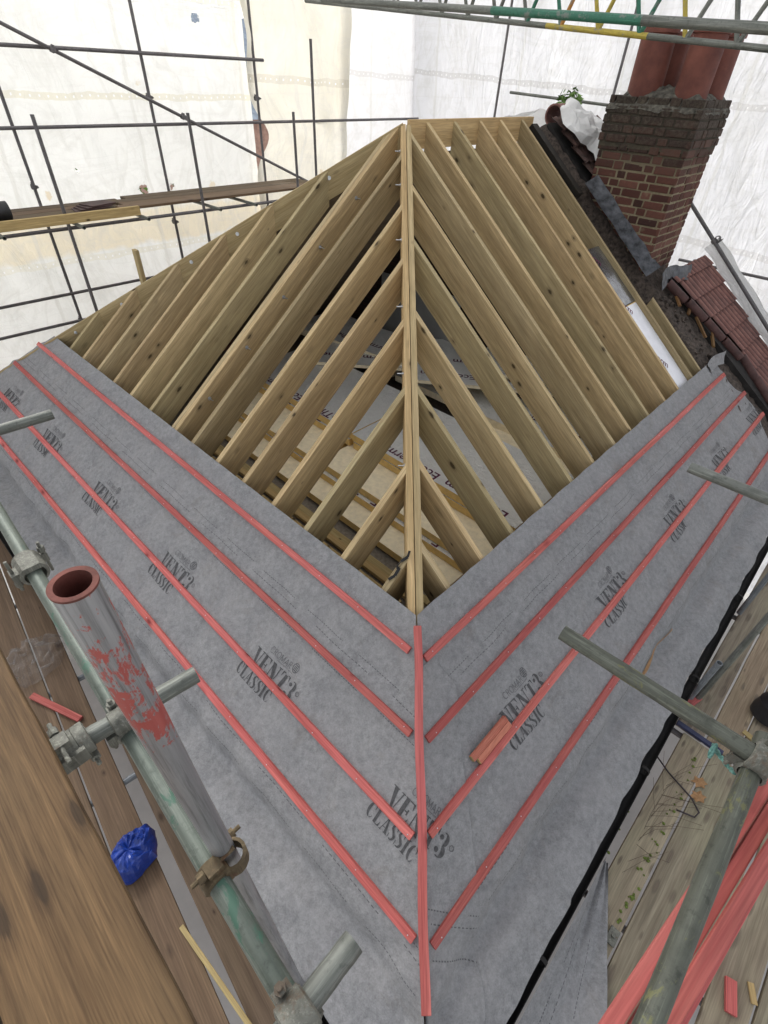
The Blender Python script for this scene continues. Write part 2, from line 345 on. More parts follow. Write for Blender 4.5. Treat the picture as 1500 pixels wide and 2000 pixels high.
M['sheet_flap'] = sheeting('yellowed_sheeting', (.78, .74, .63), (.87, .85, .77), trans=.36, bands=((2.35, .02, .06, (.66, .62, .52)),), holes=False, stain=(.66, .57, .42))
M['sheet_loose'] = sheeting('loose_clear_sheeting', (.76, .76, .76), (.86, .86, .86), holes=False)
def clear_poly():
    k = NT('clear_polythene'); k.set(.25, 0, .6); k.col((.36, .34, .33))
    k.b.inputs['Alpha'].default_value = .2
    k.bump(k.noise(k.coords(rnd=False), 14, 4, .6, 1.5), .6, .02); return k.m
M['clear'] = clear_poly()

# ------------------------------------------------------------------ geometry helpers
class MB:
    def __init__(s): s.v = []; s.f = []; s.uv = None
    def add(s, vs, fs):
        o = len(s.v); s.v += [Vector(x) for x in vs]; s.f += [tuple(i + o for i in f) for f in fs]; return o
    def box8(s, p): s.add(p, [(0, 3, 2, 1), (4, 5, 6, 7), (0, 1, 5, 4), (1, 2, 6, 5), (2, 3, 7, 6), (3, 0, 4, 7)])
    def box(s, lo, hi, M_=None):
        x0, y0, z0 = lo; x1, y1, z1 = hi
        p = [Vector(q) for q in ((x0, y0, z0), (x1, y0, z0), (x1, y1, z0), (x0, y1, z0), (x0, y0, z1), (x1, y0, z1), (x1, y1, z1), (x0, y1, z1))]
        if M_: p = [M_ @ q for q in p]
        s.box8(p)
    def cyl(s, a, b, r, seg=16, r2=None, cap=True):
        a, b = Vector(a), Vector(b); d = (b - a).normalized(); u = d.orthogonal().normalized(); w = d.cross(u); r2 = r if r2 is None else r2
        vs = []
        for k in range(seg):
            an = 2 * math.pi * k / seg; e = u * math.cos(an) + w * math.sin(an)
            vs += [a + e * r, b + e * r2]
        fs = [(2 * k, 2 * ((k + 1) % seg), 2 * ((k + 1) % seg) + 1, 2 * k + 1) for k in range(seg)]
        if cap: fs += [tuple(2 * k for k in range(seg))[::-1], tuple(2 * k + 1 for k in range(seg))]
        s.add(vs, fs)
    def pipe(s, pts, r, seg=8):
        pts = [Vector(p) for p in pts]; rings = []; u = None
        for i, p in enumerate(pts):
            d = (pts[min(i + 1, len(pts) - 1)] - pts[max(i - 1, 0)]).normalized()
            u = d.orthogonal().normalized() if u is None else (u - d * u.dot(d)).normalized()
            w = d.cross(u); rr = r[i] if isinstance(r, (list, tuple)) else r
            rings.append([p + (u * math.cos(2 * math.pi * k / seg) + w * math.sin(2 * math.pi * k / seg)) * rr for k in range(seg)])
        vs = [q for ring in rings for q in ring]; n = len(pts)
        fs = [(i * seg + k, i * seg + (k + 1) % seg, (i + 1) * seg + (k + 1) % seg, (i + 1) * seg + k) for i in range(n - 1) for k in range(seg)]
        fs += [tuple(range(seg))[::-1], tuple((n - 1) * seg + k for k in range(seg))]
        s.add(vs, fs)
    def lathe(s, prof, axis_p, axis_d=UP, seg=24, close=False):
        d = Vector(axis_d).normalized(); u = d.orthogonal().normalized(); w = d.cross(u); P0 = Vector(axis_p); n = len(prof)
        vs = [P0 + d * h + (u * math.cos(2 * math.pi * k / seg) + w * math.sin(2 * math.pi * k / seg)) * r for (r, h) in prof for k in range(seg)]
        rng = range(n if close else n - 1)
        s.add(vs, [(i * seg + k, i * seg + (k + 1) % seg, ((i + 1) % n) * seg + (k + 1) % seg, ((i + 1) % n) * seg + k) for i in rng for k in range(seg)])
    def grid(s, nu, nv, fn, uvfn=None):
        vs = [fn(i / nu, j / nv) for j in range(nv + 1) for i in range(nu + 1)]
        o = s.add(vs, [(j * (nu + 1) + i, j * (nu + 1) + i + 1, (j + 1) * (nu + 1) + i + 1, (j + 1) * (nu + 1) + i) for j in range(nv) for i in range(nu)])
        if uvfn:
            if s.uv is None: s.uv = {}
            for j in range(nv + 1):
                for i in range(nu + 1): s.uv[o + j * (nu + 1) + i] = uvfn(i / nu, j / nv)

def link_mesh(name, mb, mat, parent=None, mw=None, smooth=False, bevel=0, recalc=True):
    """one mesh object; mb holds world points, mw the object's own frame"""
    me = bpy.data.meshes.new(name)
    if mw is None:
        mw = Matrix.Translation(sum(mb.v, Vector()) / len(mb.v)) if parent is None else parent.matrix_world.copy()
    inv = mw.inverted()
    me.from_pydata([inv @ v for v in mb.v], [], mb.f)
    if mb.uv:
        l = me.uv_layers.new(name='UVMap')
        for lp in me.loops: l.data[lp.index].uv = mb.uv.get(lp.vertex_index, (0, 0))
    if recalc:
        bm = bmesh.new(); bm.from_mesh(me); bmesh.ops.recalc_face_normals(bm, faces=bm.faces); bm.to_mesh(me); bm.free()
    if smooth:
        for pl in me.polygons: pl.use_smooth = True
        if smooth != 'all':
            try: me.set_sharp_from_angle(angle=math.radians(40))
            except Exception: pass
    if mat: me.materials.append(mat)
    o = bpy.data.objects.new(name, me); C.objects.link(o)
    if parent: o.parent = parent; o.matrix_parent_inverse = parent.matrix_world.inverted()
    o.matrix_world = mw
    if bevel:
        b = o.modifiers.new('edge', 'BEVEL'); b.width = bevel; b.segments = 2; b.limit_method = 'ANGLE'
    return o

def tag(o, label=None, cat=None, group=None, kind=None):
    if label: o['label'] = label
    if cat: o['category'] = cat
    if group: o['group'] = group
    if kind: o['kind'] = kind
    return o
def empty(name, mw, label, cat, group=None):
    o = bpy.data.objects.new(name, None); C.objects.link(o); o.empty_display_size = .1
    o.matrix_world = mw if isinstance(mw, Matrix) else Matrix.Translation(mw)
    return tag(o, label, cat, group)
def frame(origin, x, z):
    x = Vector(x).normalized(); z = Vector(z); z = (z - x * z.dot(x)).normalized(); y = z.cross(x)
    return Matrix(((x.x, y.x, z.x, origin[0]), (x.y, y.y, z.y, origin[1]), (x.z, y.z, z.z, origin[2]), (0, 0, 0, 1)))
def zframe(origin, d):
    d = Vector(d).normalized(); u = d.orthogonal().normalized(); w = d.cross(u); o = origin
    return Matrix(((u.x, w.x, d.x, o[0]), (u.y, w.y, d.y, o[1]), (u.z, w.z, d.z, o[2]), (0, 0, 0, 1)))
TR = .02415
def tube_mb(a, b, r=TR, seg=28, wall=.004):
    a, b = Vector(a), Vector(b); m = MB(); L = (b - a).length; n = 12
    out = [(r + .0006 * math.sin(i * 2.3), L * i / n) for i in range(n + 1)]
    m.lathe(out + [(r - wall, L), (r - wall, L * .7), (r - wall, 0)], a, b - a, seg, close=True); return m
def tube(name, a, b, mat, label=None, cat='scaffold tube', group=None, parent=None, r=TR, seg=28):
    a, b = Vector(a), Vector(b)
    o = link_mesh(name, tube_mb(a, b, r, seg), M[mat], parent, zframe(a, b - a) if parent is None or True else None, smooth=True)
    if label: tag(o, label, cat, group)
    return o
def coupler_mb(p, a1, a2, m, s=1.0, bolts=True, second=True):
    """right-angle fitting: p centre of tube 1, a1 its axis, a2 axis of the second tube, offset by one tube along n"""
    a1, a2 = Vector(a1).normalized(), Vector(a2).normalized(); n = a1.cross(a2).normalized()
    def band(c, ax, out, w):
        ax = ax.normalized(); out = out.normalized(); sd = ax.cross(out)
        prof = []
        for k in range(15):
            an = math.radians(-165 + 330 * k / 14); prof.append((out * math.cos(an) + sd * math.sin(an)))
        vs = []
        for q in prof:
            for (rr, ww) in ((.026, -w), (.026, w), (.034, w * .86), (.034, -w * .86)): vs.append(c + q * rr * s + ax * ww)
        fs = []
        for i in range(14):
            for k in range(4): fs.append((i * 4 + k, i * 4 + (k + 1) % 4, i * 4 + 4 + (k + 1) % 4, i * 4 + 4 + k))
        fs += [(0, 1, 2, 3), tuple(56 + k for k in (3, 2, 1, 0))]
        m.add(vs, fs)
        # flap, bolt and nut on one side
        fl = c + sd * .038 * s - out * .004
        Mx = frame(fl, ax, out)
        m.box((-w * .62, -.013, -.02), (w * .62, .013, .016), Mx)
        if bolts:
            m.cyl(fl - out * .055 * s + sd * .004, fl + out * .05 * s + sd * .004, .0055, 8)
            m.cyl(fl + out * .018 * s + sd * .004, fl + out * .034 * s + sd * .004, .012, 6)
    c2 = p + n * 2 * TR
    band(p, a1, -n, .026 * s)
    if second: band(c2, a2, n, .026 * s)
    else:
        band(p + a1 * .034 * s, a1, n, .012 * s); m.box((-.03 * s, -.02 * s, 0), (.03 * s, .02 * s, .022), frame(p + n * .024, a1, n))
    m.box((-.028, -.028, -.006), (.028, .028, .006), frame(p + n * TR, a1, n))

# ------------------------------------------------------------------ hips, ridge, rafters
HW = .05
def raf_corners(P, Nn, s0, s1, t_lo, t_hi_fn, d):
    """eight corners of a rafter on slope P between s0 and s1, head cut by t_hi_fn(s, n)"""
    q = []
    for n in (-d, 0.0):
        q += [P(s0, t_lo, n), P(s1, t_lo, n), P(s1, t_hi_fn(s1, n), n), P(s0, t_hi_fn(s0, n), n)]
    return q
def cut(P, nrm, off):
    nrm = Vector(nrm)
    def f(s, n):
        p0 = P(s, 0, n); p1 = P(s, 1, n)
        return (off - p0.dot(nrm)) / (p1 - p0).dot(nrm)
    return f
ORD = ['first', 'second', 'third', 'fourth', 'fifth', 'sixth', 'seventh', 'eighth', 'ninth', 'tenth', 'eleventh', 'twelfth', 'thirteenth', 'fourteenth', 'fifteenth']
RW, RD = .047, .250
left_s = [.314, .713, 1.119, 1.515, 1.916, 2.305, 2.705, 3.055, 3.49, 3.896, 4.277, 4.676, 5.065, 5.42]
right_s = [.355, .736, 1.126, 1.565, 2.047, 2.455, 2.886, 3.25, 3.687, 4.138, 4.534]
cutL1 = cut(PL, (1, 0, 0), -HW); cutL2 = cut(PL, (0, 1, 0), YA - .03)
cutR1 = cut(PR, (1, 0, 0), HW); cutR2 = cut(PR, EL, SA - .022)
def bolt_mb(p, d, ln=.055):
    m = MB(); d = Vector(d).normalized(); p = Vector(p)
    m.cyl(p - d * .02, p + d * ln, .005, 8); m.cyl(p + d * .004, p + d * .013, .012, 6); m.cyl(p, p + d * .003, .019, 12); return m
def rafter(P, Nn, Sv, s, headfn, label, group, side, mat='rafter', t_lo=-1.40, w=RW, d=RD, name='jack_rafter'):
    jit = random.uniform(-.010, -.006); tw = random.uniform(-.006, .006)
    mb = MB()
    c = raf_corners(lambda a, b, n: P(a, b, n + jit), Nn, s - w, s, t_lo, headfn, d)
    for i in (4, 5): pass
    mb.box8(c)
    mw = frame(P(s - w / 2, t_lo, -d / 2), Sv, Nn)
    o = link_mesh(name, mb, M[mat], None, mw, bevel=.0025)
    return tag(o, label, 'rafter', group)
for i, s in enumerate(left_s):
    fn = cutL1 if s < SA + .03 else cutL2
    lab = 'treated jack rafter on the left slope, %s counted up the eave from the hip corner' % ORD[i]
    if i == 0: lab = 'shortest left jack rafter, with black paint marks, beside the hip corner'
    if i == 13: lab = 'last short rafter at the far left corner beside the sheet edge'
    o = rafter(PL, NL, SL, s, fn, lab if i != 7 else 'doubled left rafter with a row of silver bolts, its upper board', 'left slope rafters', 'L')
    if i == 7:
        o2 = rafter(PL, NL, SL, s - RW - .004, cutL1 if s - RW < SA - .02 else cutL2, 'doubled left rafter with a row of silver bolts, its lower board facing the hip', 'left slope rafters', 'L')
        for k, (t) in enumerate((.42, 1.02, 1.62, 2.22, 2.82)):
            b = link_mesh('bolt', bolt_mb(PL(s - 2 * RW - .004, t, -.09), -EL, .06), M['bolt'], o2, smooth=True)
    if i == 0:
        mk = MB()
        for (a, b, w_) in (((.055, -.012), (.10, -.035), .014), ((.10, -.035), (.16, -.03), .016), ((.16, -.03), (.15, -.01), .012), ((.15, -.01), (.2, -.012), .006), ((.2, -.012), (.25, -.035), .015), ((.25, -.035), (.29, -.02), .012)):
            p, q = Vector(a), Vector(b); dd = (q - p).normalized(); nn = Vector((-dd.y, dd.x)) * w_ / 1.4
            mk.add([PL(s + v.y, v.x + .02, .0022) for v in (p + nn, q + nn, q - nn, p - nn)], [(0, 1, 2, 3)])
        link_mesh('paint_mark', mk, M['black_paint'], o)
for i, s in enumerate(right_s):
    fn = cutR1 if s < SA - .02 else cutR2
    lab = 'treated rafter on the right slope, %s counted up the eave from the hip corner' % ORD[i]
    if i == 0: lab = 'shortest right jack rafter beside the hip corner'
    if i == 10: lab = 'right slope rafter alongside the foil board, nearest the chimney of the long rafters'
    rafter(PR, NR, SR, s, fn, lab, 'right slope rafters', 'R')
rafter(PR, NR, SR, 4.985, cutR2, 'last long right rafter, between the foil board and the sooty strip by the chimney', 'right slope rafters', 'R')
def short_head(s, n): return 1.03 + n * .3 + (s - 5.2) * .4
o = rafter(PR, NR, SR, 5.27, short_head, 'short rafter stub with a notched end, below the chimney flashing', 'right slope rafters', 'R')

# main hip: two boards side by side with a crack between
hd = Vector((0, 1, TP / R2)).normalized(); hn = Vector((0, -TP / R2, 1)).normalized()
drop = -.034
y0, y1 = -1.52, YA - .005
hip = empty('hip_rafter', Vector((0, y0, y0 * TP / R2)), 'doubled main hip rafter of two bolted boards, running from sheet corner to apex', 'hip rafter')
for nm, xa, xb, dz in (('board', -HW, -.0025, 0), ('board', .0025, HW, -.004)):
    mb = MB(); q = []
    for n in (-.26, 0):
        for (x, y) in ((xa, y0), (xb, y0), (xb, y1), (xa, y1)): q.append(Vector((x, y, y * TP / R2 + drop + dz + n)))
    mb.box8(q); link_mesh(nm, mb, M['hip'], hip, frame(Vector(((xa + xb) / 2, 0, drop)), hd, hn), bevel=.003)
for y in (.35, 1.02, 1.72, 2.3, 2.95, 3.55, 3.95):
    link_mesh('bolt', bolt_mb((-HW, y, y * TP / R2 + drop - .10), (-1, 0, 0), .05), M['bolt'], hip, smooth=True)
# second hip, to the far left corner
mb = MB(); q = []; xe = -5.6
for n in (-.27, .0):
    for (x, y) in ((-.03, YA - .03), (xe, YA - .03), (xe, YA + .02), (-.03, YA + .02)): q.append(Vector((x, y, ZA + x * TP / R2 - .012 + n)))
mb.box8(q)
h2 = link_mesh('hip_rafter', mb, M['hip'], None, frame(Vector((-2.5, YA, ZA - 1.4)), Vector((-1, 0, -TP / R2)), UP), bevel=.003)
tag(h2, 'single hip board running down from the apex to the far left corner', 'hip rafter')
for x in (-.75, -1.75, -2.3, -3.2, -3.85, -4.6):
    link_mesh('bolt', bolt_mb((x, YA - .03, ZA + x * TP / R2 - .09), (0, -1, 0), .03), M['bolt'], h2, smooth=True)
mb = MB(); a = Vector((0, YA, ZA)) + ER * .03; q = []
for z in (-.24, -.004):
    for (r, e) in ((0.0, -.022), (2.25, -.022), (2.25, .022), (0.0, .022)): q.append(Vector((0, YA, ZA + z)) + ER * (r + .04) + EL * e)
mb.box8(q)
rb = link_mesh('ridge_board', mb, M['hip'], None, frame(Vector((.8, YA + .8, ZA)), ER, UP), bevel=.003)
tag(rb, 'treated ridge board running level from the apex towards the chimney', 'ridge board')
# odd upright timber behind the left hip
mb = MB(); mb.box((-.05, -.024, 0), (.05, .024, 1.35), frame(W(6.05, 1.32, -.62), EL, UP))
tag(link_mesh('timber_post', mb, M['hip'], None, frame(W(6.05, 1.32, .1), UP, EL), bevel=.003), 'short upright timber sticking up behind the left hip board', 'post')

# ------------------------------------------------------------------ underlay
def und(s, t, side):
    sg = 1 if side == 'L' else -1
    lst = left_s + [2.99] if side == 'L' else right_s + [4.985, 5.27]
    d = min(abs(s - .024 - x) for x in lst) if s > -.2 else .1
    sag = -.020 * min(1, d / .18) ** 2
    w = mnoise.noise(Vector((s * 1.6, t * 5, 3.1 * sg))) * .010 + mnoise.noise(Vector((s * 5 + t * 4, t * 9, 8 * sg))) * .004
    if t > -1.44: w *= min(1, .15 + d / .12)
    low = max(0, min(1, (-t - 1.36) / .12))
    tr = -.085 * math.exp(-((t + 1.60) / .085) ** 2) * (1 + .35 * mnoise.noise(Vector((s * 1.3, 0, 5 * sg))))
    up = .012 * max(0, (-t - 1.72) / .18)
    rip = low * (.026 * mnoise.noise(Vector((s * 2.4 + t * 2, t * 3, 1.7 * sg))) + .014 * mnoise.noise(Vector((s * 6 + t * 5, t * 4, 9.7 * sg))))
    hd_ = s - t * CP
    cor = low * math.exp(-(hd_ / .35) ** 2) * .035 * math.sin(s * 15 + t * 9)
    for tb in ((-.194, -.56, -.962, -1.319) if side == 'L' else (-.231, -.586, -.956, -1.34)):
        k = math.exp(-((t - tb) / .05) ** 2); w *= 1 - k; sag *= 1 - k
    rip *= max(0, min(1, (-t - 1.36) / .2))
    q = max(0, min(1, hd_ * 5.7))
    return (.007 + sag + w + tr + up + rip + cor) * q + .010 * (1 - q)
T_END = -1.90
def sheet_mesh(P, side, smax_fn, name, mw):
    mb = MB()
    NU, NV = 230, 84
    def st_(u, v):
        t = (T_END - .055 * max(0, 1 - u / .3) - .005 * mnoise.noise(Vector((u * 14, 2, 3)))) * v; s0 = t * CP; s1 = smax_fn(t); return s0 + (s1 - s0) * u, t
    def fn(u, v):
        s, t = st_(u, v); n = und(s, t, side)
        return P(s, t, n)
    mb.grid(NU, NV, fn, st_)
    return mb
ul = sheet_mesh(PL, 'L', lambda t: 2 * SA - t * CP + .04 - .05 * max(0, -t - .1), 'roof_underlay', None)
UL = link_mesh('roof_underlay', ul, M['membrane'], None, Matrix.Translation(PL(2, -1)), smooth='all')
tag(UL, 'grey breathable roof underlay over the left slope, nailed down by red battens', 'roof underlay', 'roof underlay sheets')
def smaxR(t): return 5.80 + .10 * math.sin(t * 6) + .12 * t * -1 * .5
ur = sheet_mesh(PR, 'R', smaxR, 'roof_underlay', None)
UR = link_mesh('roof_underlay', ur, M['membrane'], None, Matrix.Translation(PR(2, -1)), smooth='all')
tag(UR, 'grey breathable roof underlay over the right slope, its far corner rolled up by the tiles', 'roof underlay', 'roof underlay sheets')
# the left sheet's tail folded round the hip on to the right slope
mb = MB()
def lapw(t): return .40 + .05 * math.sin(t * 3) - max(0, .5 + t) * .9
def fl(u, v):
    t = -.26 + (T_END + .26) * v; s = t * CP + .01 + u * max(.02, lapw(t))
    return PR(s, t, und(s, t, 'R') + .0045 + .004 * (u > .97) + .003 * abs(mnoise.noise(Vector((s * 6, t * 2, 4)))))
mb.grid(14, 60, fl, lambda u, v: (u * .4, -(.26 + 1.7 * v) + .8 + u * .3))
link_mesh('overlap_flap', mb, M['membrane'], UL, smooth='all')
# rolled corner top right
mb = MB()
def roll(u, v):
    return PR(5.42 + .46 * u, .035 * math.sin(PI * min(1, u * 1.1)) - .13 * v, .010 + .085 * u * u * (1 - v) ** 1.5 + .012 * (1 - v) + .006 * mnoise.noise(Vector((u * 5, v * 3, 2))))
mb.grid(20, 14, roll, lambda u, v: (u * .2, .3 + v * .3)); link_mesh('rolled_corner', mb, M['membrane'], UR, smooth='all')
# loose tail of underlay on the right-hand deck
mb = MB()
def tail(u, v):
    e = -1.60 - u * (.04 + .62 * v); r = .27 - v * 1.35 - (1 - u) * .02
    z = -1.425 + .17 * max(0, 1 - u * 2.6) + .02 * mnoise.noise(Vector((u * 3, v * 5, 2))) + .018 * abs(math.sin(u * 7 + v * 3))
    return W(e * -1 * -1, r, z)
mb.grid(26, 50, tail, lambda u, v: (v * 1.3, -1.25 - u * .45))
tag(link_mesh('loose_underlay', mb, M['membrane'], None, smooth='all'), 'loose tail of grey underlay lying on the boards beyond the black gutter', 'loose sheet')

# ------------------------------------------------------------------ printed lettering
def arc(cx, cy, ro, ri, a0, a1, n=10):
    out = []
    for k in range(n):
        q = []
        for (a, rr) in ((a0 + (a1 - a0) * k / n, ro), (a0 + (a1 - a0) * (k + 1) / n, ro), (a0 + (a1 - a0) * (k + 1) / n, ri), (a0 + (a1 - a0) * k / n, ri)):
            an = math.radians(a); q.append((cx + rr[0] * math.cos(an), cy + rr[1] * math.sin(an)))
        out.append(q)
    return out
def rc(x0, y0, x1, y1): return [(x0, y0), (x1, y0), (x1, y1), (x0, y1)]
GL = {
 'V': (.80, [[(.06, 1), (.32, 1), (.55, 0), (.43, 0)], rc(-.02, .955, .38, 1), [(.67, 1), (.73, 1), (.60, .2), (.57, .2)], rc(.56, .955, .82, 1)]),
 'E': (.74, [rc(.06, 0, .29, 1), rc(.0, .955, .06, 1), rc(.0, 0, .06, .045), rc(.32, .95, .68, 1), [(.56, .95), (.68, .95), (.68, .70)], rc(.32, .48, .46, .53), [(.46, .38), (.52, .38), (.52, .63), (.46, .63)], rc(.32, 0, .70, .05), [(.57, .05), (.70, .05), (.70, .33)]]),
 'N': (.86, [rc(.10, 0, .15, .94), rc(.0, 0, .25, .045), [(.0, 1), (.30, 1), (.76, .0), (.62, 0)], rc(.68, .3, .73, 1), rc(.58, .955, .84, 1)]),
 'T': (.80, [rc(.28, .05, .51, .93), rc(.18, 0, .61, .045), rc(.02, .95, .26, 1), [(.02, .95), (.13, .95), (.02, .68)], rc(.53, .95, .77, 1), [(.66, .95), (.77, .95), (.77, .68)]]),
 '3': (.80, arc(.37, .735, (.31, .275), (.08, .235), 118, -68, 14) + arc(.35, .27, (.37, .275), (.11, .235), 66, -118, 14) + arc(.17, .76, (.13, .10), (.0, .0), 0, 360, 12) + arc(.14, .22, (.14, .11), (.0, .0), 0, 360, 12)),
 'C': (.76, arc(.40, .5, (.38, .52), (.15, .47), 98, 262, 16) + arc(.42, .5, (.30, .52), (.27, .46), 82, 40, 6) + [[(.60, .95), (.68, 1.0), (.68, .62), (.63, .68)]] + arc(.42, .5, (.30, .52), (.27, .46), 278, 325, 6)),
 'L': (.68, [rc(.06, 0, .29, 1), rc(-.01, .955, .37, 1), rc(.31, 0, .64, .05), [(.50, .05), (.64, .05), (.64, .38)]]),
 'A': (.80, [[(.36, 1), (.46, 1), (.76, 0), (.52, 0)], [(.33, .92), (.37, .84), (.13, .0), (.09, 0)], rc(.0, 0, .22, .045), rc(.46, 0, .82, .045), rc(.22, .28, .42, .33)]),
 'S': (.66, arc(.34, .74, (.30, .28), (.12, .22), 60, 215, 10) + arc(.32, .27, (.31, .29), (.11, .22), 35, -120, 10) + [[(.07, .66), (.24, .72), (.60, .36), (.44, .26)], [(.54, .98), (.58, .98), (.58, .68), (.53, .72)], [(.03, .0), (.07, .0), (.08, .28), (.03, .32)]]),
 'I': (.42, [rc(.09, 0, .32, 1), rc(.0, .955, .41, 1), rc(.0, 0, .41, .045)]),
 'R': (.66, [rc(.06, 0, .13, 1)] + arc(.28, .74, (.28, .26), (.21, .19), 90, -90, 10) + [rc(.06, .93, .28, 1), rc(.06, .48, .28, .55), [(.30, .5), (.38, .5), (.62, 0), (.53, 0)]]),
 'O': (.86, arc(.42, .5, (.40, .52), (.33, .45), 0, 360, 24)),
 'M': (.92, [rc(.05, 0, .12, 1), rc(.78, 0, .85, 1), [(.05, 1), (.14, 1), (.49, .1), (.42, .1)], [(.76, 1), (.85, 1), (.49, .1), (.42, .1)]]),
 'c': (.74, arc(.42, .5, (.40, .52), (.33, .45), 48, 312, 18)),
 'a': (.78, [[(.35, 1), (.43, 1), (.10, 0), (.02, 0)], [(.35, 1), (.43, 1), (.76, 0), (.68, 0)], rc(.2, .28, .58, .35)]),
}
def text_polys(txt, x, y, h, wscale, gap=.06):
    out = []
    for ch in txt:
        w, ps = GL[ch]
        out += [[(x + px_ * h * wscale, y + py_ * h) for px_, py_ in p] for p in ps]
        x += (w + gap) * h * wscale
    return out, x
def clip_subdiv(p, mx=.03):
    """split long polygons so they can follow the hip"""
    xs = [q[0] for q in p]; ys = [q[1] for q in p]
    if max(max(xs) - min(xs), max(ys) - min(ys)) < mx or len(p) != 4:
        return [p]
    a, b, c, d = [Vector(q) for q in p]
    if (b - a).length + (c - d).length >= (d - a).length + (b - c).length:
        e, f = (a + b) / 2, (d + c) / 2; pr = [[a, e, f, d], [e, b, c, f]]
    else:
        e, f = (a + d) / 2, (b + c) / 2; pr = [[a, b, f, e], [e, f, c, d]]
    return [z for w_ in pr for z in clip_subdiv([tuple(v) for v in w_], mx)]
def print_block(side, s0, tb, parent, fold=False, extra=.0022):
    """the roll's printed block; s0: where the reading starts, tb: the base line of the big row"""
    big = []; light = []
    ps, xe = text_polys('VENT3', 0, 0, .128, .82); big += ps
    for r_ in arc(xe + .012, .085, (.016, .016), (.0125, .0125), 0, 360, 16): big.append(r_)
    pr, _ = text_polys('R', xe + .0065, .077, .016, .9); big += pr
    ps, _ = text_polys('CLASSIC', -.055, -.115, .088, .80); big += ps
    ps, xc = text_polys('cROMaR', .10, .158, .046, .84, .1); light += ps
    cx, cy = xc + .035, .195
    light += arc(cx, cy, (.030, .034), (.025, .029), 0, 360, 20)
    for yy in (-.018, -.006, .006, .018): light.append(rc(cx - .017, cy + yy - .003, cx + .017, cy + yy + .003))
    x_ = .19
    while x_ < .34: light.append(rc(x_, .147, x_ + .006, .151)); x_ += .010
    P = PL if side == 'L' else PR
    for nm, polys, mt in (('printed_lettering', big, 'ink'), ('printed_emblem', light, 'ink_light')):
        mb = MB(); th = math.atan(1 / CP) if False else None
        for p in polys:
            for q in (clip_subdiv(p) if fold else [p]):
                pts = []
                for (x, y) in q:
                    if side == 'L': s, t = s0 - x, tb + y
                    else: s, t = s0 + x, tb + y
                    if fold:
                        h2_ = Vector((CP, 1)).normalized(); v = Vector((s, t)); along = v.dot(h2_); n_ = Vector((h2_.y, -h2_.x)); off = v.dot(n_)
                        if off < 0:
                            v = h2_ * along - n_ * off
                            pts.append(PR(v.x, v.y, und(v.x, v.y, 'R') + extra + .006)); continue
                    pts.append(P(s, t, und(s, t, side) + extra))
                mb.add(pts, [tuple(range(len(pts)))])
        link_mesh(nm, mb, M[mt], parent, recalc=False)
for k, s0 in enumerate((.83, 2.13, 3.44, 4.73, 6.02)): print_block('L', s0, -.968, UL)
print_block('L', -.475, -.96, UL, fold=True)
for s0 in (.115, 1.46, 2.83, 4.20, 5.55): print_block('R', s0, -.962, UR)

# ------------------------------------------------------------------ battens
BW, BT = .047, .025
def batten(P, Sv, ev, Nn, t, sa, sb, label, n0=.005, mat='red_wood', w=BW, name='roof_batten', group='red roof battens', dt=0.0):
    m = MB(); K = 26; vs = []
    ph = random.uniform(0, 9)
    for k in range(K + 1):
        s = sa + (sb - sa) * k / K; wob = .0035 * mnoise.noise(Vector((s * .9, ph, 0))); nz = .002 * mnoise.noise(Vector((s * 1.3, 0, ph)))
        tt = t + wob + dt * k / K
        vs += [P(s, tt - w / 2, n0 + nz), P(s, tt + w / 2, n0 + nz), P(s, tt + w / 2, n0 + BT + nz), P(s, tt - w / 2, n0 + BT + nz)]
    fs = [(4 * k + a, 4 * k + (a + 1) % 4, 4 * k + 4 + (a + 1) % 4, 4 * k + 4 + a) for k in range(K) for a in range(4)] + [(0, 1, 2, 3), (4 * K + 3, 4 * K + 2, 4 * K + 1, 4 * K)]
    m.add(vs, fs)
    o = link_mesh(name, m, M[mat], None, frame(P((sa + sb) / 2, t, 0), ev, Nn), bevel=.002)
    tag(o, label, 'batten', group)
    # bright nail heads along it
    nm = MB(); s = sa + .05
    while s < sb:
        p = P(s + random.uniform(-.03, .03), t + random.uniform(-.01, .01), n0 + BT + .0005); nm.cyl(p, p + Nn * .002, .0032, 8); s += .4
    link_mesh('nail_heads', nm, M['bolt'], o)
    return o
hipclear = .055
for i, (t, nm) in enumerate(((-.194, 'topmost, just below the open rafters'), (-.56, 'second down from the open rafters'), (-.962, 'third down, lying across the printed lettering'), (-1.319, 'lowest, nearest the guard rail'))):
    batten(PL, SL, EL, NL, t, t * CP + hipclear, 2 * SA - t * CP + .02 - (0, .10, .1, .1)[i], 'red batten on the left slope, ' + nm)
for i, (t, nm) in enumerate(((-.231, 'topmost, just below the open rafters'), (-.586, 'second down from the open rafters'), (-.956, 'third down, with a red offcut resting against it'), (-1.34, 'lowest, nearest the black gutter'))):
    batten(PR, SR, ER, NR, t, t * CP + hipclear, (5.66, 5.88, 6.0, 6.0)[i], 'red batten on the right slope, ' + nm)
# hip batten
m = MB(); K = 20; vs = []; ya, yb = -.075, -1.72
for k in range(K + 1):
    y = ya + (yb - ya) * k / K; z = y * TP / R2 + .014; x = .004 * math.sin(k * .7) + .002
    vs += [(x - .024, y, z), (x + .024, y, z), (x + .024, y, z + .025), (x - .024, y, z + .025)]
m.add(vs, [(4 * k + a, 4 * k + (a + 1) % 4, 4 * k + 4 + (a + 1) % 4, 4 * k + 4 + a) for k in range(K) for a in range(4)] + [(0, 1, 2, 3), (4 * K + 3, 4 * K + 2, 4 * K + 1, 4 * K)])
tag(link_mesh('roof_batten', m, M['red_wood'], None, frame((0, -.9, -.4), hd, hn), bevel=.002), 'red batten running down the line of the hip between both sets', 'batten', 'red roof battens')
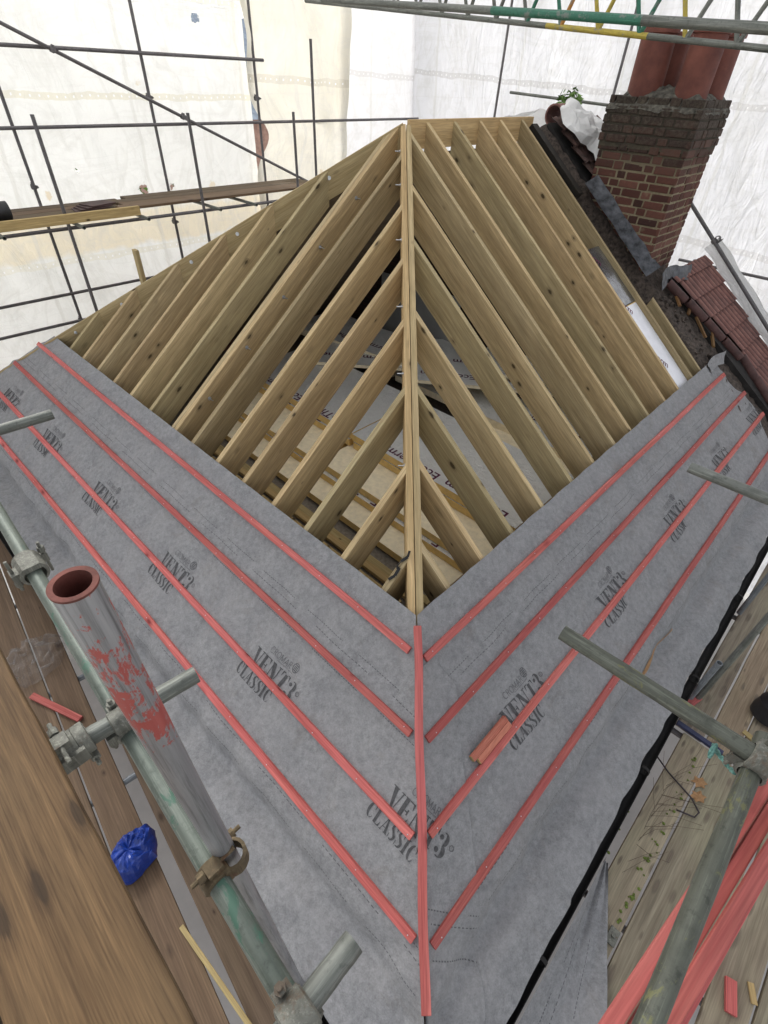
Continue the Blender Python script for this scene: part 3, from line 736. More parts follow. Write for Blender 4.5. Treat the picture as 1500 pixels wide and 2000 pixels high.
# offcut: two short pieces side by side lying against the third right batten
oc = empty('batten_offcut', PR(-.03, -.88, .01), 'pair of short red offcuts lying side by side against a right slope batten', 'offcut')
for t0, t1, a, b in ((-.930, -.890, -.205, .125), (-.888, -.850, -.235, .125)):
    m = MB(); m.box8([PR(s, t, n) for n in (.006, .032) for (s, t) in ((a, t0), (b, t0), (b, t1), (a, t1))])
    link_mesh('piece', m, M['red_rough'], oc, frame(PR(0, t0, .01), ER, NR), bevel=.002)
    m = MB(); m.box8([PR(s, t, n) for n in (.007, .031) for (s, t) in ((a - .0025, t0 + .001), (a, t0 + .001), (a, t1 - .001), (a - .0025, t1 - .001))])
    link_mesh('cut_end', m, M['fresh'], oc)
# batten ends poking out past the far left hip
for k, (x, lab) in enumerate(((-5.95, 'red batten end on the far slope, highest of three past the left hip'), (-6.32, 'red batten end on the far slope, middle of three past the left hip'), (-6.62, 'red batten end on the far slope, lowest of three past the left hip'))):
    p = Vector((x, YA + .03, ZA + x * TP / R2)); m = MB(); m.box((-.02, -.022, 0), (.55, .022, .025), frame(p + UP * .0, ER - EL * 0, Vector((-.4, .4, 1))))
    tag(link_mesh('roof_batten', m, M['red_wood'], None, frame(p, ER, UP), bevel=.002), lab, 'batten', 'batten ends past the left hip')
# straw smear on the right slope
m = MB(); ring = []
for k in range(18):
    f = k / 17; s = 1.48 + .66 * f; wd = .004 + .026 * math.sin(min(1, f * 1.7) * math.pi) * (f < .62) + .006; t = -1.585 + .03 * math.sin(f * 3)
    ring.append((PR(s, t - wd, und(s, t - wd, 'R') + .002), PR(s, t + wd * .7, und(s, t + wd * .7, 'R') + .002 + .004 * math.sin(f * 9))))
m.add([p for q in ring for p in q], [(2 * k, 2 * k + 1, 2 * k + 3, 2 * k + 2) for k in range(17)])
tag(link_mesh('dried_leaf', m, M['leaf_dry'], None, recalc=False), 'long dry brown leaf caught on the right slope above the gutter', 'leaf')

# ------------------------------------------------------------------ eaves: gutters, fascia, house body
def gutter(fn, dirv, label):
    m = MB(); K = 40
    prof = [(.036 * math.cos(a), .050 * math.sin(a)) for a in [math.radians(180 + 180 * k / 12) for k in range(13)]]
    prof2 = [(.032 * math.cos(a), .046 * math.sin(a)) for a in [math.radians(360 - 180 * k / 12) for k in range(13)]]
    pr = prof + prof2; vs = []
    for k in range(2):
        for (o, z) in pr: vs.append(fn(k, o, z))
    n = len(pr); m.add(vs, [(a, (a + 1) % n, n + (a + 1) % n, n + a) for a in range(n)])
    g = link_mesh('gutter', m, M['black_plastic'], None, smooth=True); tag(g, label, 'gutter', 'black gutters')
    return g
gR = gutter(lambda k, o, z: W(-1.546 - o, (-1.62, 6.9)[k], -1.200 + z), ER, 'black half round gutter along the right eave')
gL = gutter(lambda k, o, z: W((-1.62, 7.3)[k], (-1.546, -1.546)[k] - o, -1.200 + z), EL, 'black half round gutter along the left eave')
for r in (-.55, .9, 1.95, 3.2):
    m = MB(); m.lathe([(.037, -.012), (.0395, -.012), (.0395, .012), (.037, .012)], W(-1.546, r, -1.200), ER, 20, close=True); link_mesh('joint_clip', m, M['black_plastic'], gR, smooth=True)
house = empty('house', W(2.7, 2.0, -4), 'brick house whose hipped roof is being rebuilt', 'house')
m = MB()
for (s0, s1, r0, r1) in ((-1.40, 7.25, -1.40, -1.17), (-1.40, -1.17, -1.165, 7.0), (7.03, 7.25, -1.165, 7.0), (-1.165, 7.025, 6.78, 7.0)):
    m.box8([W(s, r, z) for z in (-6.6, -1.30) for (s, r) in ((s0, r0), (s1, r0), (s1, r1), (s0, r1))])
link_mesh('wall', m, simple('red_brick_wall', (.20, .09, .06), .9, 0, .3, 12), house)
m = MB(); m.box8([W(s, r, z) for z in (-1.42, -1.36) for (s, r) in ((-1.15, -1.15), (7.0, -1.15), (7.0, 6.75), (-1.15, 6.75))]); link_mesh('attic_floor', m, M['floor'], house)
m = MB()
for f in (lambda a, b, z: W(a, b, z), lambda a, b, z: W(b, a, z)):
    m.box8([f(s, r, z) for z in (-1.33, -1.175) for (s, r) in ((-1.475, -1.475), (7.0, -1.475), (7.0, -1.45), (-1.445, -1.45))])
link_mesh('fascia', m, M['black_plastic'], house)
m = MB(); m.uv = {}
o_ = m.add([W(s, 5.2, z) for (s, z) in ((-1.46, -1.36), (7.32, -1.36), (2.93, 2.0))], [(0, 1, 2)])
for k, uvv in enumerate(((0, 0), (8, 0), (4, 3.3))): m.uv[o_ + k] = uvv
o_ = m.add([W(s, 5.42, z) for (s, z) in ((-1.46, -1.36), (7.32, -1.36), (2.93, 2.0))], [(0, 2, 1)])
for k, uvv in enumerate(((0, 0), (8, 0), (4, 3.3))): m.uv[o_ + k] = uvv
link_mesh('party_wall', m, M['dark_brick'], house, recalc=False)
# felted far slopes
m = MB()
m.add([W(SA + .03, SA + .03, ZA - .28), W(7.36, -1.36, -1.42), W(7.36, 5.26, -1.42), W(SA + .03, 5.26, ZA - .28)], [(0, 1, 2, 3)])
link_mesh('far_slope_felt', m, simple('brown_sarking', (.16, .12, .08), .9, 0, .3, 8), house, recalc=False)
m = MB(); m.box8([W(s, r, z) for z in (-1.355, -.02) for (s, r) in ((3.5, 5.05), (5.25, 5.10), (5.25, 5.12), (3.5, 5.07))])
tag(link_mesh('plasterboard_sheet', m, M['plaster'], None), 'grey plasterboard sheet leaning on the dark brick wall inside the loft', 'board')

# ------------------------------------------------------------------ loft contents: insulation boards
FZ = -1.358
def font_mesh(txt, size, offset=.012):
    cu = bpy.data.curves.new('lettering', 'FONT'); cu.body = txt; cu.size = size; cu.offset = offset * size; cu.resolution_u = 3
    ob = bpy.data.objects.new('lettering', cu); C.objects.link(ob)
    dg = bpy.context.evaluated_depsgraph_get(); me = bpy.data.meshes.new_from_object(ob.evaluated_get(dg))
    vs = [v.co.copy() for v in me.vertices]; fs = [tuple(p.vertices) for p in me.polygons]
    bpy.data.objects.remove(ob); bpy.data.meshes.remove(me); return vs, fs
ECO, BAR = font_mesh('EcoTherm', .19), font_mesh('EcoTherm', .10)
def board(org, xdir, L, Wd, th, label, face='foil', edge='foam', texts=(), tilt=None, group='insulation boards'):
    """foil faced insulation board: core > two facings and its printing"""
    F = frame(Vector(org), xdir, tilt or UP)
    root = empty('insulation_board', F, label, 'insulation board', group)
    a = MB(); a.box((0, 0, .002), (L, Wd, th - .002), F); link_mesh('foam_core', a, M[edge], root, bevel=.002)
    a = MB()
    a.grid(16, 10, lambda u, v: F @ Vector((u * L, v * Wd, th + .0008 + .0014 * mnoise.noise(Vector((u * L * 6, v * Wd * 6, L))))))
    link_mesh('facing', a, M[face], root, smooth='all', recalc=False)
    for (x, y, rot, big) in texts:
        vs, fs = ECO if big else BAR; cr, sr = math.cos(rot), math.sin(rot); a = MB()
        a.add([F @ Vector((x + v.x * cr - v.y * sr, y + v.x * sr + v.y * cr, th + .004)) for v in vs], fs)
        link_mesh('printed_lettering', a, M['purple'], root, recalc=False)
    return root
PI = math.pi
# stepped stack along the left eave (x along -EL: reads from the far left to the hip)
nEL = -EL
steps = [(1.20, FZ + .055, 4.9, 1.25, .10, 'foam_pale', 'foam', 'lowest'), (1.5, FZ + .157, 4.8, 1.25, .10, 'foil', 'foam', 'second'), (1.52, FZ + .259, 4.8, 1.25, .10, 'foam_pale', 'foam', 'third'),
         (2.0, FZ + .361, 4.7, 1.25, .10, 'foil', 'foam', 'fourth'), (2.02, FZ + .463, 4.7, 1.25, .10, 'foil', 'foam', 'topmost')]
for k, (r, z, s, wd, th, fc, ed, nm) in enumerate(steps):
    for j, (s_a, ln, where) in enumerate(((s + .45, 2.38, 'far'), (s - 1.97, 2.36, 'near'))):
        ss = s_a + random.uniform(-.03, .03)
        board(W(ss, r + random.uniform(-.015, .015), z), nEL, ln, wd, th - .004, 'foil faced insulation board, %s in the stepped %s stack on the loft floor' % (nm, where), fc, ed,
              texts=[(.9 + .9 * q + .1 * k, .14, PI, True) for q in (0, 1)] if fc == 'foil' else [], group='stepped insulation stacks')
# big sheets lying over the stack
board(W(4.7, 2.75, FZ + .57), Vector((.97, -.1, 0)), 2.4, 1.2, .05, 'large foil board lying skewed on the stepped stack, left of the hip', 'foil', 'foam_pale', [(.9, .35, PI, True), (1.75, .35, PI, True), (2.2, .85, PI, True), (1.2, .85, PI, True)])
board(W(3.1, 3.45, FZ + .632), Vector((.985, -.16, 0)), 2.4, 1.2, .05, 'large foil board overlapping to the right, seen behind the hip rafter', 'foil', 'foam_pale', [(.95, .3, PI, True), (1.9, .3, PI, True), (1.4, .8, PI, True)])
board(W(5.6, 3.5, FZ + .58), Vector((.80, -.6, 0)), 2.4, .9, .08, 'long foil board at the back of the loft below the dark gap', 'foil', 'foam_pale', [(1.2, .3, PI, True), (2.1, .3, PI, True)])
board(W(2.6, 4.25, FZ + .70), Vector((.90, -.42, .06)), 2.0, 1.0, .05, 'tilted foil board at the back right with a torn corner', 'foil', 'foam_pale', [(.8, .4, .2, True)])
board(W(3.7, 3.85, FZ + .30), nEL, 3.2, 1.2, .10, 'foil faced board lying flat under the skewed sheets at the back of the loft', 'foil', 'foam_pale', [(.7, .9, PI, True), (1.9, .9, PI, True), (2.9, .5, PI, True)])
board(W(6.4, 3.9, FZ + .30), nEL, 2.6, 1.1, .10, 'foil faced board lying flat in the far left of the loft', 'foil', 'foam_pale', [(1.1, .3, PI, True), (2.2, .3, PI, True)])
board(W(1.9, 3.0, FZ + .20), nEL, 1.9, .95, .10, 'pale foam sheet lying flat just right of the hip rafter', 'foam_pale', 'foam', ())
# right hand side: small boards and loose laths
for k, (s, r, z, L_, w_, a, lab) in enumerate(((1.05, 2.5, FZ + .05, 1.0, .6, .25, 'pale foam offcut lowest of the pile right of the hip'), (.95, 2.62, FZ + .153, .9, .45, -.1, 'pale foam offcut in the middle of the pile right of the hip'), (.9, 2.95, FZ + .256, .7, .4, .5, 'pale foam offcut on top of the pile right of the hip'), (1.2, 3.6, FZ + .05, 1.1, .6, .1, 'pale foam offcut lying beyond the pile right of the hip'))):
    d_ = ER * math.cos(a) + EL * math.sin(a)
    board(W(s, r, z), d_, L_, w_, .1, lab, 'foam_pale', 'foam', (), group='foam offcuts')
for k in range(3):
    m = MB(); m.box((0, -.04, 0), (4.3, .04, .045), frame(W(5.1 - .1 * k, .82 + .11 * k, FZ + .004 + .046 * (k == 1)), nEL, UP))
    tag(link_mesh('floor_lath', m, M['fresh'], None, frame(W(3, .6, FZ), nEL, UP), bevel=.002), ['pale timber lath on the loft floor nearest the left sheet edge', 'pale timber lath on the loft floor, middle of three by the stack', 'pale timber lath on the loft floor tight against the stack'][k], 'lath', 'laths on the loft floor')
for k in range(4):
    m = MB(); m.box((0, -.022, 0), (1.7, .022, .04), frame(W(.28 + .085 * k, 1.55 + .1 * k, FZ + .004 + .03 * (k % 2)), ER + EL * .06 * (k - 1.5), UP))
    tag(link_mesh('floor_lath', m, M['fresh'], None, frame(W(.3, 2, FZ), ER, UP), bevel=.002), 'pale lath in the loose bundle right of the hip, %s from the right sheet edge' % ORD[k], 'lath', 'loose lath bundle')
# foil board held between the right rafters
F0 = frame(PR(4.945, .0, -.10), -ER, NR)
fb = empty('insulation_board', PR(4.7, 1.0, -.1), 'silver foil board fitted between the last right rafters by the chimney', 'insulation board')
m = MB(); m.box8([PR(s, t, n) for n in (-.16, -.062) for (s, t) in ((4.537, -.4), (4.935, -.4), (4.935, 1.12), (4.537, 1.12))]); link_mesh('foam_core', m, M['foam'], fb)
m = MB(); m.grid(10, 24, lambda u, v: PR(4.54 + .393 * u, -.38 + 1.49 * v, -.060 + .002 * mnoise.noise(Vector((u * 4, v * 9, 2))))); link_mesh('facing', m, M['foil_white'], fb, smooth='all', recalc=False)
m = MB(); m.grid(8, 16, lambda u, v: PR(4.54 + .393 * u, 1.13 + .78 * v, -.055 - .006 * v + .004 * mnoise.noise(Vector((u * 4, v * 9, 7))))); link_mesh('shiny_facing', m, M['foil_dark'], fb, smooth='all', recalc=False)
for t in (.42, 1.16, 1.83):
    vs, fs = font_mesh('erm', .12); m = MB()
    m.add([PR(4.57 + v.x * .52 + v.y * .85, t - v.x * .85 + v.y * .52, -.047) for v in vs], fs); link_mesh('printed_lettering', m, M['purple'], fb, recalc=False)

# ------------------------------------------------------------------ chimney and the neighbour's roof
ch = empty('chimney', W(1.6, 5.9, .6), 'old red brick chimney stack with sooty top and terracotta pots', 'chimney')
CX0, CX1, CR0, CR1, CZ0, CZ1 = 1.10, 2.10, 5.45, 6.30, .2, 2.43
m = MB(); m.box8([W(s, r, z) for z in (CZ0 - .8, CZ1 - .01) for (s, r) in ((CX0 + .006, CR0 + .006), (CX1 - .006, CR0 + .006), (CX1 - .006, CR1 - .006), (CX0 + .006, CR1 - .006))])
m.box8([W(s, r, z) for z in (2.02, 2.405) for (s, r) in ((CX0 - .013, CR0 - .013), (CX1 + .013, CR0 - .013), (CX1 + .013, CR1 + .013), (CX0 - .013, CR1 + .013))])
link_mesh('mortar_core', m, M['mortar'], ch, Matrix.Translation((0, 0, 0)))
bm_ = MB(); tones = []
row = 0; z = CZ0 - .75
while z < CZ1 - .02:
    out = .0 if z < 1.93 else (.014 if z < 2.0 else .026)
    if z > 2.33: out = .012
    for face in range(4):
        L_ = (CX1 - CX0) if face in (0, 2) else (CR1 - CR0)
        x = 0 if row % 2 == 0 else -.06; k = row
        while x < L_:
            ln = .222 if k % 2 == 0 else .106
            x0, x1 = max(x, 0), min(x + ln, L_)
            if x1 - x0 > .025:
                j = [random.uniform(-.005, .005) for _ in range(4)]; o_ = out + random.uniform(-.004, .005)
                a0, a1 = x0 - out * (x0 <= 0), x1 + out * (x1 >= L_); zb, zt = z + j[0], z + .070 + j[1]
                if face == 0: q = [(CX1 - a0, CR0 - o_), (CX1 - a1, CR0 - o_), (CX1 - a1, CR0 + .03), (CX1 - a0, CR0 + .03)]
                elif face == 1: q = [(CX0 - o_, CR0 + a0), (CX0 - o_, CR0 + a1), (CX0 + .03, CR0 + a1), (CX0 + .03, CR0 + a0)]
                elif face == 2: q = [(CX0 + a0, CR1 + o_), (CX0 + a1, CR1 + o_), (CX0 + a1, CR1 - .03), (CX0 + a0, CR1 - .03)]
                else: q = [(CX1 + o_, CR1 - a0), (CX1 + o_, CR1 - a1), (CX1 - .03, CR1 - a1), (CX1 - .03, CR1 - a0)]
                bm_.box8([W(s, r, zz) + Vector((random.uniform(-.003, .003), random.uniform(-.003, .003), random.uniform(-.003, .003))) for zz in (zb, zt) for (s, r) in q]); tones.append(random.random() ** .8 if face != 1 else .3 + .7 * random.random())
            x += ln + .016; k += 1
    z += .0845; row += 1
bo = link_mesh('brickwork', bm_, M['brick'], ch, Matrix.Translation((0, 0, 0)), bevel=.009)
ca = bo.data.color_attributes.new('tone', 'FLOAT_COLOR', 'POINT')
for i in range(len(bo.data.vertices)):
    tv = tones[i // 8]; ca.data[i].color = (tv, tv, tv, 1)
m = MB()
def haunch(u, v):
    a = 2 * PI * u; cx, cr = (CX0 + CX1) / 2, (CR0 + CR1) / 2; k = 1 - v * .55
    sx = (CX1 - CX0) / 2 + .035; sr_ = (CR1 - CR0) / 2 + .035
    ca_, sa_ = math.cos(a), math.sin(a); q = max(abs(ca_), abs(sa_))
    e = .028 * mnoise.noise(Vector((math.cos(a) * 5, math.sin(a) * 5, v * 4))) + .012 * mnoise.noise(Vector((math.cos(a) * 15, math.sin(a) * 15, v * 9)))
    return W(cx + ca_ / q * sx * k + e, cr + sa_ / q * sr_ * k + e, 2.36 + .20 * math.sin(v * PI / 2) ** .7 + 1.4 * e)
m.grid(96, 14, haunch); link_mesh('haunching', m, M['haunch'], ch, smooth='all')
for (s, r, rad, h, tilt) in ((1.84, 5.66, .175, .63, .02), (1.34, 5.66, .165, .63, -.02), (1.84, 6.09, .17, .60, .0), (1.30, 6.09, .16, .62, .0)):
    m = MB(); ax = UP + EL * tilt
    m.lathe([(rad * 1.04, 0), (rad * 1.02, .1), (rad, h * .8), (rad * .99, h - .07), (rad * 1.1, h - .065), (rad * 1.12, h - .01), (rad * 1.08, h), (rad * .86, h), (rad * .84, h * .5), (rad * .84, 0)], W(s, r, 2.42), ax, 36, close=True)
    link_mesh('chimney_pot', m, M['terracotta'], ch, smooth=True)
# lead flashing down the chimney's near face and round its foot
m = MB()
def lead(u, v):
    t = 2.66 - 1.36 * v; wv = .012 * mnoise.noise(Vector((u * 3, v * 6, 1)))
    return PR(5.27 + .17 * u + wv, t + .015 * math.sin(v * 9), .05 + .10 * u * u + wv + .02 * (v > .9) * u)
m.grid(8, 40, lead)
fz = link_mesh('lead_flashing', m, M['lead'], None, smooth='all'); tag(fz, 'crumpled grey lead flashing along the foot of the chimney', 'flashing')
m = MB(); m.grid(22, 8, lambda u, v: PR(5.38 + .95 * u, 1.22 - .16 * v + .05 * math.sin(u * 5), .06 + .10 * (1 - v) + .022 * mnoise.noise(Vector((u * 7, v * 2, 3))) + .03 * math.sin(u * 11) * v)); link_mesh('apron', m, M['lead'], fz, smooth='all')
# sooty strip where the tiles were stripped
m = MB(); m.grid(20, 90, lambda u, v: PR(5.02 + 1.12 * u, -1.5 + 5.1 * v, -.03 - .17 * max(0, min(1, (.36 - u) / .08)) + .03 * mnoise.noise(Vector((u * 9, v * 34, 1))) + .02 * mnoise.noise(Vector((u * 20, v * 80, 1)))))
tag(link_mesh('stripped_roof_strip', m, M['mortar_dirt'], None, smooth='all'), 'sooty strip of stripped roof between the new rafters and the old tiles', 'old roof')
m = MB(); m.box8([PR(s, t, n) for n in (-.06, .03) for (s, t) in ((5.04, 2.55), (5.15, 2.55), (5.14, 3.55), (5.02, 3.55))])
tag(link_mesh('old_rafter', m, M['old_dark'], None, frame(PR(5, 3, 0), SR, NR), bevel=.004), 'charred black old rafter above the flashing near the ridge', 'rafter')
m = MB()
for k in range(34):   # broken bedding mortar
    s, t = random.uniform(5.42, 5.72), random.uniform(-.1, 1.0); r_ = random.uniform(.010, .032)
    F = frame(PR(s, t, -.015), Vector((random.random() - .5, random.random() - .5, random.random() - .5)), UP + Vector((random.random() - .5, random.random() - .5, 0)))
    m.box((-r_, -r_ * .7, -r_ * .5), (r_, r_ * .7, r_ * .6), F)
tag(link_mesh('mortar_rubble', m, M['mortar_dirt'], None, bevel=.004), kind='stuff')
for k, (s, t, a, lab) in enumerate(((5.72, .92, .5, 'short brown old lath lying highest in the stripped strip below the chimney'), (5.86, .70, 1.2, 'short brown old lath second down in the stripped strip'), (5.82, .42, .35, 'short brown old lath third down in the stripped strip'), (5.93, .22, .9, 'short brown old lath lowest in the stripped strip beside the tiles'))):
    m = MB(); d_ = SR * math.cos(a) + ER * math.sin(a); m.box((-.15, -.02, 0), (.15, .02, .025), frame(PR(s, t, .02), d_, NR))
    tag(link_mesh('old_lath', m, M['lath'], None, frame(PR(s, t, 0), d_, NR), bevel=.002), lab, 'lath', 'old laths by the tiles')
# pantiles
def pant(u, v, s0, s1, t0, t1, gauge=.30, pitchw=.098, n0=.05):
    s = s0 + (s1 - s0) * u; t = t0 + (t1 - t0) * v
    w_ = .5 + .5 * math.cos(2 * PI * (s - s0) / pitchw)
    return s, t, n0 + .030 * w_ + .028 * (1 - ((t - t0) / gauge) % 1), 1 - w_
def tiles(s0, s1, t0, t1, gauge=.30, left_fn=None):
    m = MB(); m.uv = {}; ns = int((s1 - s0) / .0122); nrow = int(math.ceil((t1 - t0) / gauge))
    for r_ in range(nrow):
        ta = t0 + r_ * gauge; tb = min(ta + gauge + .02, t1)
        off = left_fn(ta) if left_fn else 0
        for (t_a, t_b, na, nb) in ((ta, tb, .036, .004), (ta - .0, ta, .012, .036)):
            def fn(u, v):
                s = s0 + off + (s1 - s0 - off) * u; w_ = (.5 + .5 * math.cos(2 * PI * (s - s0) / .125)) ** .7
                if t_a == t_b: return PR(s, ta - .001, .04 + .03 * w_ + na + (nb - na) * v)
                return PR(s, t_a + (t_b - t_a) * v, .04 + .030 * w_ + na + (nb - na) * v + .004 * mnoise.noise(Vector((s * 3, r_ * 3.3, 0))))
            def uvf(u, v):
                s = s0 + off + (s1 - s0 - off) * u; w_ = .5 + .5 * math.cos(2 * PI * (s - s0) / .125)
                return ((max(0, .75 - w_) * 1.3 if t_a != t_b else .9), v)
            m.grid(ns, 2, fn, uvf)
    return m
def verge(t):
    pts = ((-2.2, 6.2), (-1.0, 6.26), (-.2, 6.30), (.6, 6.0), (1.3, 5.66))
    for (a, b), (c_, d_) in zip(pts, pts[1:]):
        if t <= c_: return b + (d_ - b) * (t - a) / (c_ - a)
    return 5.66
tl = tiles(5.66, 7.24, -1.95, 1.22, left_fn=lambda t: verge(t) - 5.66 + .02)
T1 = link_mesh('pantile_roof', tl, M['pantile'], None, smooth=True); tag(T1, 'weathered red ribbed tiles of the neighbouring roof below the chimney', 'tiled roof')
m = MB(); m.box8([PR(s, t, n) for n in (-.12, .035) for (s, t) in ((6.28, -1.9), (7.3, -1.9), (7.3, 1.2), (5.8, 1.2))]); link_mesh('roof_deck', m, M['dark_void'], T1)
m = MB()
for k in range(9): m.lathe([(.046, 0), (.054, .0), (.050, .34), (.042, .34)], PR(verge(-1.73 + .34 * k) - .01, -1.9 + .34 * k, .055 + .004 * (k % 2)), SR + NR * .03 + ER * ((verge(-1.56 + .34 * k) - verge(-1.9 + .34 * k)) / .34), 14, close=True)
link_mesh('verge_tiles', m, simple('dark_red_verge', (.065, .03, .027), .7, 0, .4, 9), T1, smooth=True)
tl = tiles(5.46, 6.7, 2.66, 3.6, gauge=.24)
T2 = link_mesh('pantile_roof', tl, simple('sooty_tiles', (.045, .028, .025), .7, 0, .5, 9, c2=(.17, .10, .085)), None, smooth=True); tag(T2, 'sooty dark old tiles near the ridge, left of the chimney top', 'tiled roof')
m = MB(); m.box8([PR(s, t, n) for n in (-.14, .0) for (s, t) in ((5.48, 2.7), (6.68, 2.7), (6.68, 3.58), (5.48, 3.58))]); link_mesh('roof_deck', m, M['dark_void'], T2)
m = MB(); m.lathe([(.10, 0), (.12, 0), (.12, .5), (.10, .5)], W(2.95, 5.75, 2.24), ER, 20, close=True)
link_mesh('ridge_tile', m, M['pantile'], T2, smooth=True)
# white sack over the old tiles
m = MB()
def sack(u, v):
    a = 2 * PI * u; r_ = .40 * math.sin(PI * min(.5, v * .5)) * (1 + .22 * math.sin(3 * a + 1) + .16 * math.sin(5 * a) + .25 * mnoise.noise(Vector((math.cos(a) * 2, math.sin(a) * 2, v))))
    h = .16 * (1 - v * v) + .035 * abs(mnoise.noise(Vector((math.cos(a) * r_ * 19, math.sin(a) * r_ * 19, 6)))) + .06 * mnoise.noise(Vector((math.cos(a) * r_ * 9, math.sin(a) * r_ * 9, 2)))
    return PR(5.80 + r_ * math.cos(a) * .8, 3.12 + r_ * math.sin(a) * 1.35, .14 + h)
m.grid(38, 15, sack); tag(link_mesh('rubble_sack', m, M['bag_white'], None), 'crumpled white sack draped over the dark tiles beside the chimney', 'sack')
# loose sheeting caught at the tiles' outer edge and behind the ridge
m = MB(); m.grid(16, 40, lambda u, v: PR(7.12 + .34 * u + .05 * v, -1.2 + 2.5 * v, .10 + .16 * math.sin(u * 3) + .05 * mnoise.noise(Vector((u * 3, v * 7, 3)))), lambda u, v: (u, v * 3))
tag(link_mesh('loose_sheeting', m, M['sheet_loose'], None, smooth='all'), 'limp white sheeting lying along the outer edge of the ribbed tiles', 'sheeting')
m = MB(); m.grid(24, 8, lambda u, v: W(3.3 + .6 * v - .3 * u, 5.0 + 1.5 * u, 2.0 + .30 * (1 - abs(2 * u - 1)) * (1 - v * .5) + .05 * mnoise.noise(Vector((u * 6, v * 3, 0)))), lambda u, v: (u, v))
tag(link_mesh('loose_sheeting', m, M['sheet_loose'], None, smooth='all'), 'heap of loose white sheeting behind the ridge board', 'sheeting')

# ------------------------------------------------------------------ sheeted backdrop
SW, RBK = 9.25, 10.25
def wall_disp(a, z, sd): return .10 * mnoise.noise(Vector((a * .55, z * .4, sd))) + .05 * mnoise.noise(Vector((a * 1.5 + z * .9, z * .8, sd + 4))) + .02 * mnoise.noise(Vector((a * 5 + z * 3, z * 2.5, sd)))
m = MB()
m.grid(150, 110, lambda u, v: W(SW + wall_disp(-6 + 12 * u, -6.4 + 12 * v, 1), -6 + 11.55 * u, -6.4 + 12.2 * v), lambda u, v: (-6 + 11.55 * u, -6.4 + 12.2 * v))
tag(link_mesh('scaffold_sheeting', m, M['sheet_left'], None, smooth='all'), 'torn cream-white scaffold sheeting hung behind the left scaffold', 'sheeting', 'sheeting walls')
m = MB()
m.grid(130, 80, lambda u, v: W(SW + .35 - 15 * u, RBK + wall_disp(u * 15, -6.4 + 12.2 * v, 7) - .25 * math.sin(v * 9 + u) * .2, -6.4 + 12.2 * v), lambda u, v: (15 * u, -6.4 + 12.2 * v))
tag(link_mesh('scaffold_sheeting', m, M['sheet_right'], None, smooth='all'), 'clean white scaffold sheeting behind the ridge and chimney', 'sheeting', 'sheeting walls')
m = MB()
def flap(u, v):
    z = -1.2 + 6.4 * v; gap_ = .36 * math.exp(-((z - 1.55) / .34) ** 2) 
    a = 5.40 + gap_ * (1 - u) + 2.4 * u
    pinch = .12 * math.exp(-((z - 3.0) / .3) ** 2)
    return W(SW - .12 - .15 * u - .12 * math.sin(u * 11 + z * .8) * (.4 + .6 * u) - pinch * (1 - u) + .05 * mnoise.noise(Vector((u * 5, z * 2, 9))), a, z)
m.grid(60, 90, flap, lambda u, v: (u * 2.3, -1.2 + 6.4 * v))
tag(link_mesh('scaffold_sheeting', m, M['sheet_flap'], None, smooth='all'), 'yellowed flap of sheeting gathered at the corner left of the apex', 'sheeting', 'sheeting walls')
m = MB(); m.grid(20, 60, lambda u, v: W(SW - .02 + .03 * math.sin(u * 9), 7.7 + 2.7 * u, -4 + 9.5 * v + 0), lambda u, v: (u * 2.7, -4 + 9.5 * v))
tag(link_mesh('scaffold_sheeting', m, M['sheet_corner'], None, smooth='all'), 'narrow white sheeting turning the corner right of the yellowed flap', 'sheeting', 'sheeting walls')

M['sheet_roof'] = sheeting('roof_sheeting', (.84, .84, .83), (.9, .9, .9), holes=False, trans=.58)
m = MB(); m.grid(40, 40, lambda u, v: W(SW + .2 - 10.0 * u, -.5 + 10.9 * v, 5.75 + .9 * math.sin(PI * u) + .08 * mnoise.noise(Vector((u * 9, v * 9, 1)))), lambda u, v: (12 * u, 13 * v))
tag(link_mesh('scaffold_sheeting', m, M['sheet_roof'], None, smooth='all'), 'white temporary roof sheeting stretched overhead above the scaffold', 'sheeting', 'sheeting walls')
# left scaffold ---------------------------------------------------
GS = 'left scaffold behind the hip'
def bgtube(a, b, label, fits=(), mat='tube_dark', name='scaffold_tube', grp=GS):
    o = tube(name, a, b, mat, label, 'scaffold tube', grp, seg=14)
    d = (Vector(b) - Vector(a)).normalized()
    for f in fits:
        m = MB(); p = Vector(a).lerp(Vector(b), f); oth = UP if abs(d.z) < .5 else ER
        coupler_mb(p, d, oth, m, 1.1); link_mesh('coupler', m, M['tube_dark'], o)
    return o
SI, SO = 7.72, 9.02
# outer standards
for (r, lab, fits) in ((1.25, 'outer upright of the left scaffold, leftmost, passing behind the boards', (.45, .62)), (3.41, 'outer upright of the left scaffold, middle one carrying the diagonal brace', (.42, .56, .71)), (5.53, 'outer upright of the left scaffold beside the yellowed flap', (.42, .56, .71))):
    bgtube(W(SO, r, -6.4), W(SO, r, 5.6), lab, fits)
for (r, zt, lab) in ((1.15, 2.0, 'inner upright of the left scaffold ending above the boards, leftmost'), (3.32, 2.0, 'inner upright of the left scaffold ending above the boards, middle'), (5.33, 2.0, 'inner upright of the left scaffold ending above the boards, right'), (5.79, 2.95, 'tall inner upright just left of the apex')):
    bgtube(W(SI, r, -6.4), W(SI, r, zt), lab, ())
for (z, r0, r1, s, lab) in ((2.66, -4, 5.7, SO - .05, 'top horizontal tube of the left scaffold at eye level'), (1.77, -4, 10.1, SO - .05, 'second horizontal tube of the left scaffold, running on behind the apex'), (-.52, -4, 5.9, SO - .05, 'third horizontal tube of the left scaffold, under the boards'), (-.98, -4, 5.9, SO - .05, 'lowest horizontal tube of the left scaffold')):
    bgtube(W(s, r0, z), W(s, r1, z), lab, ())
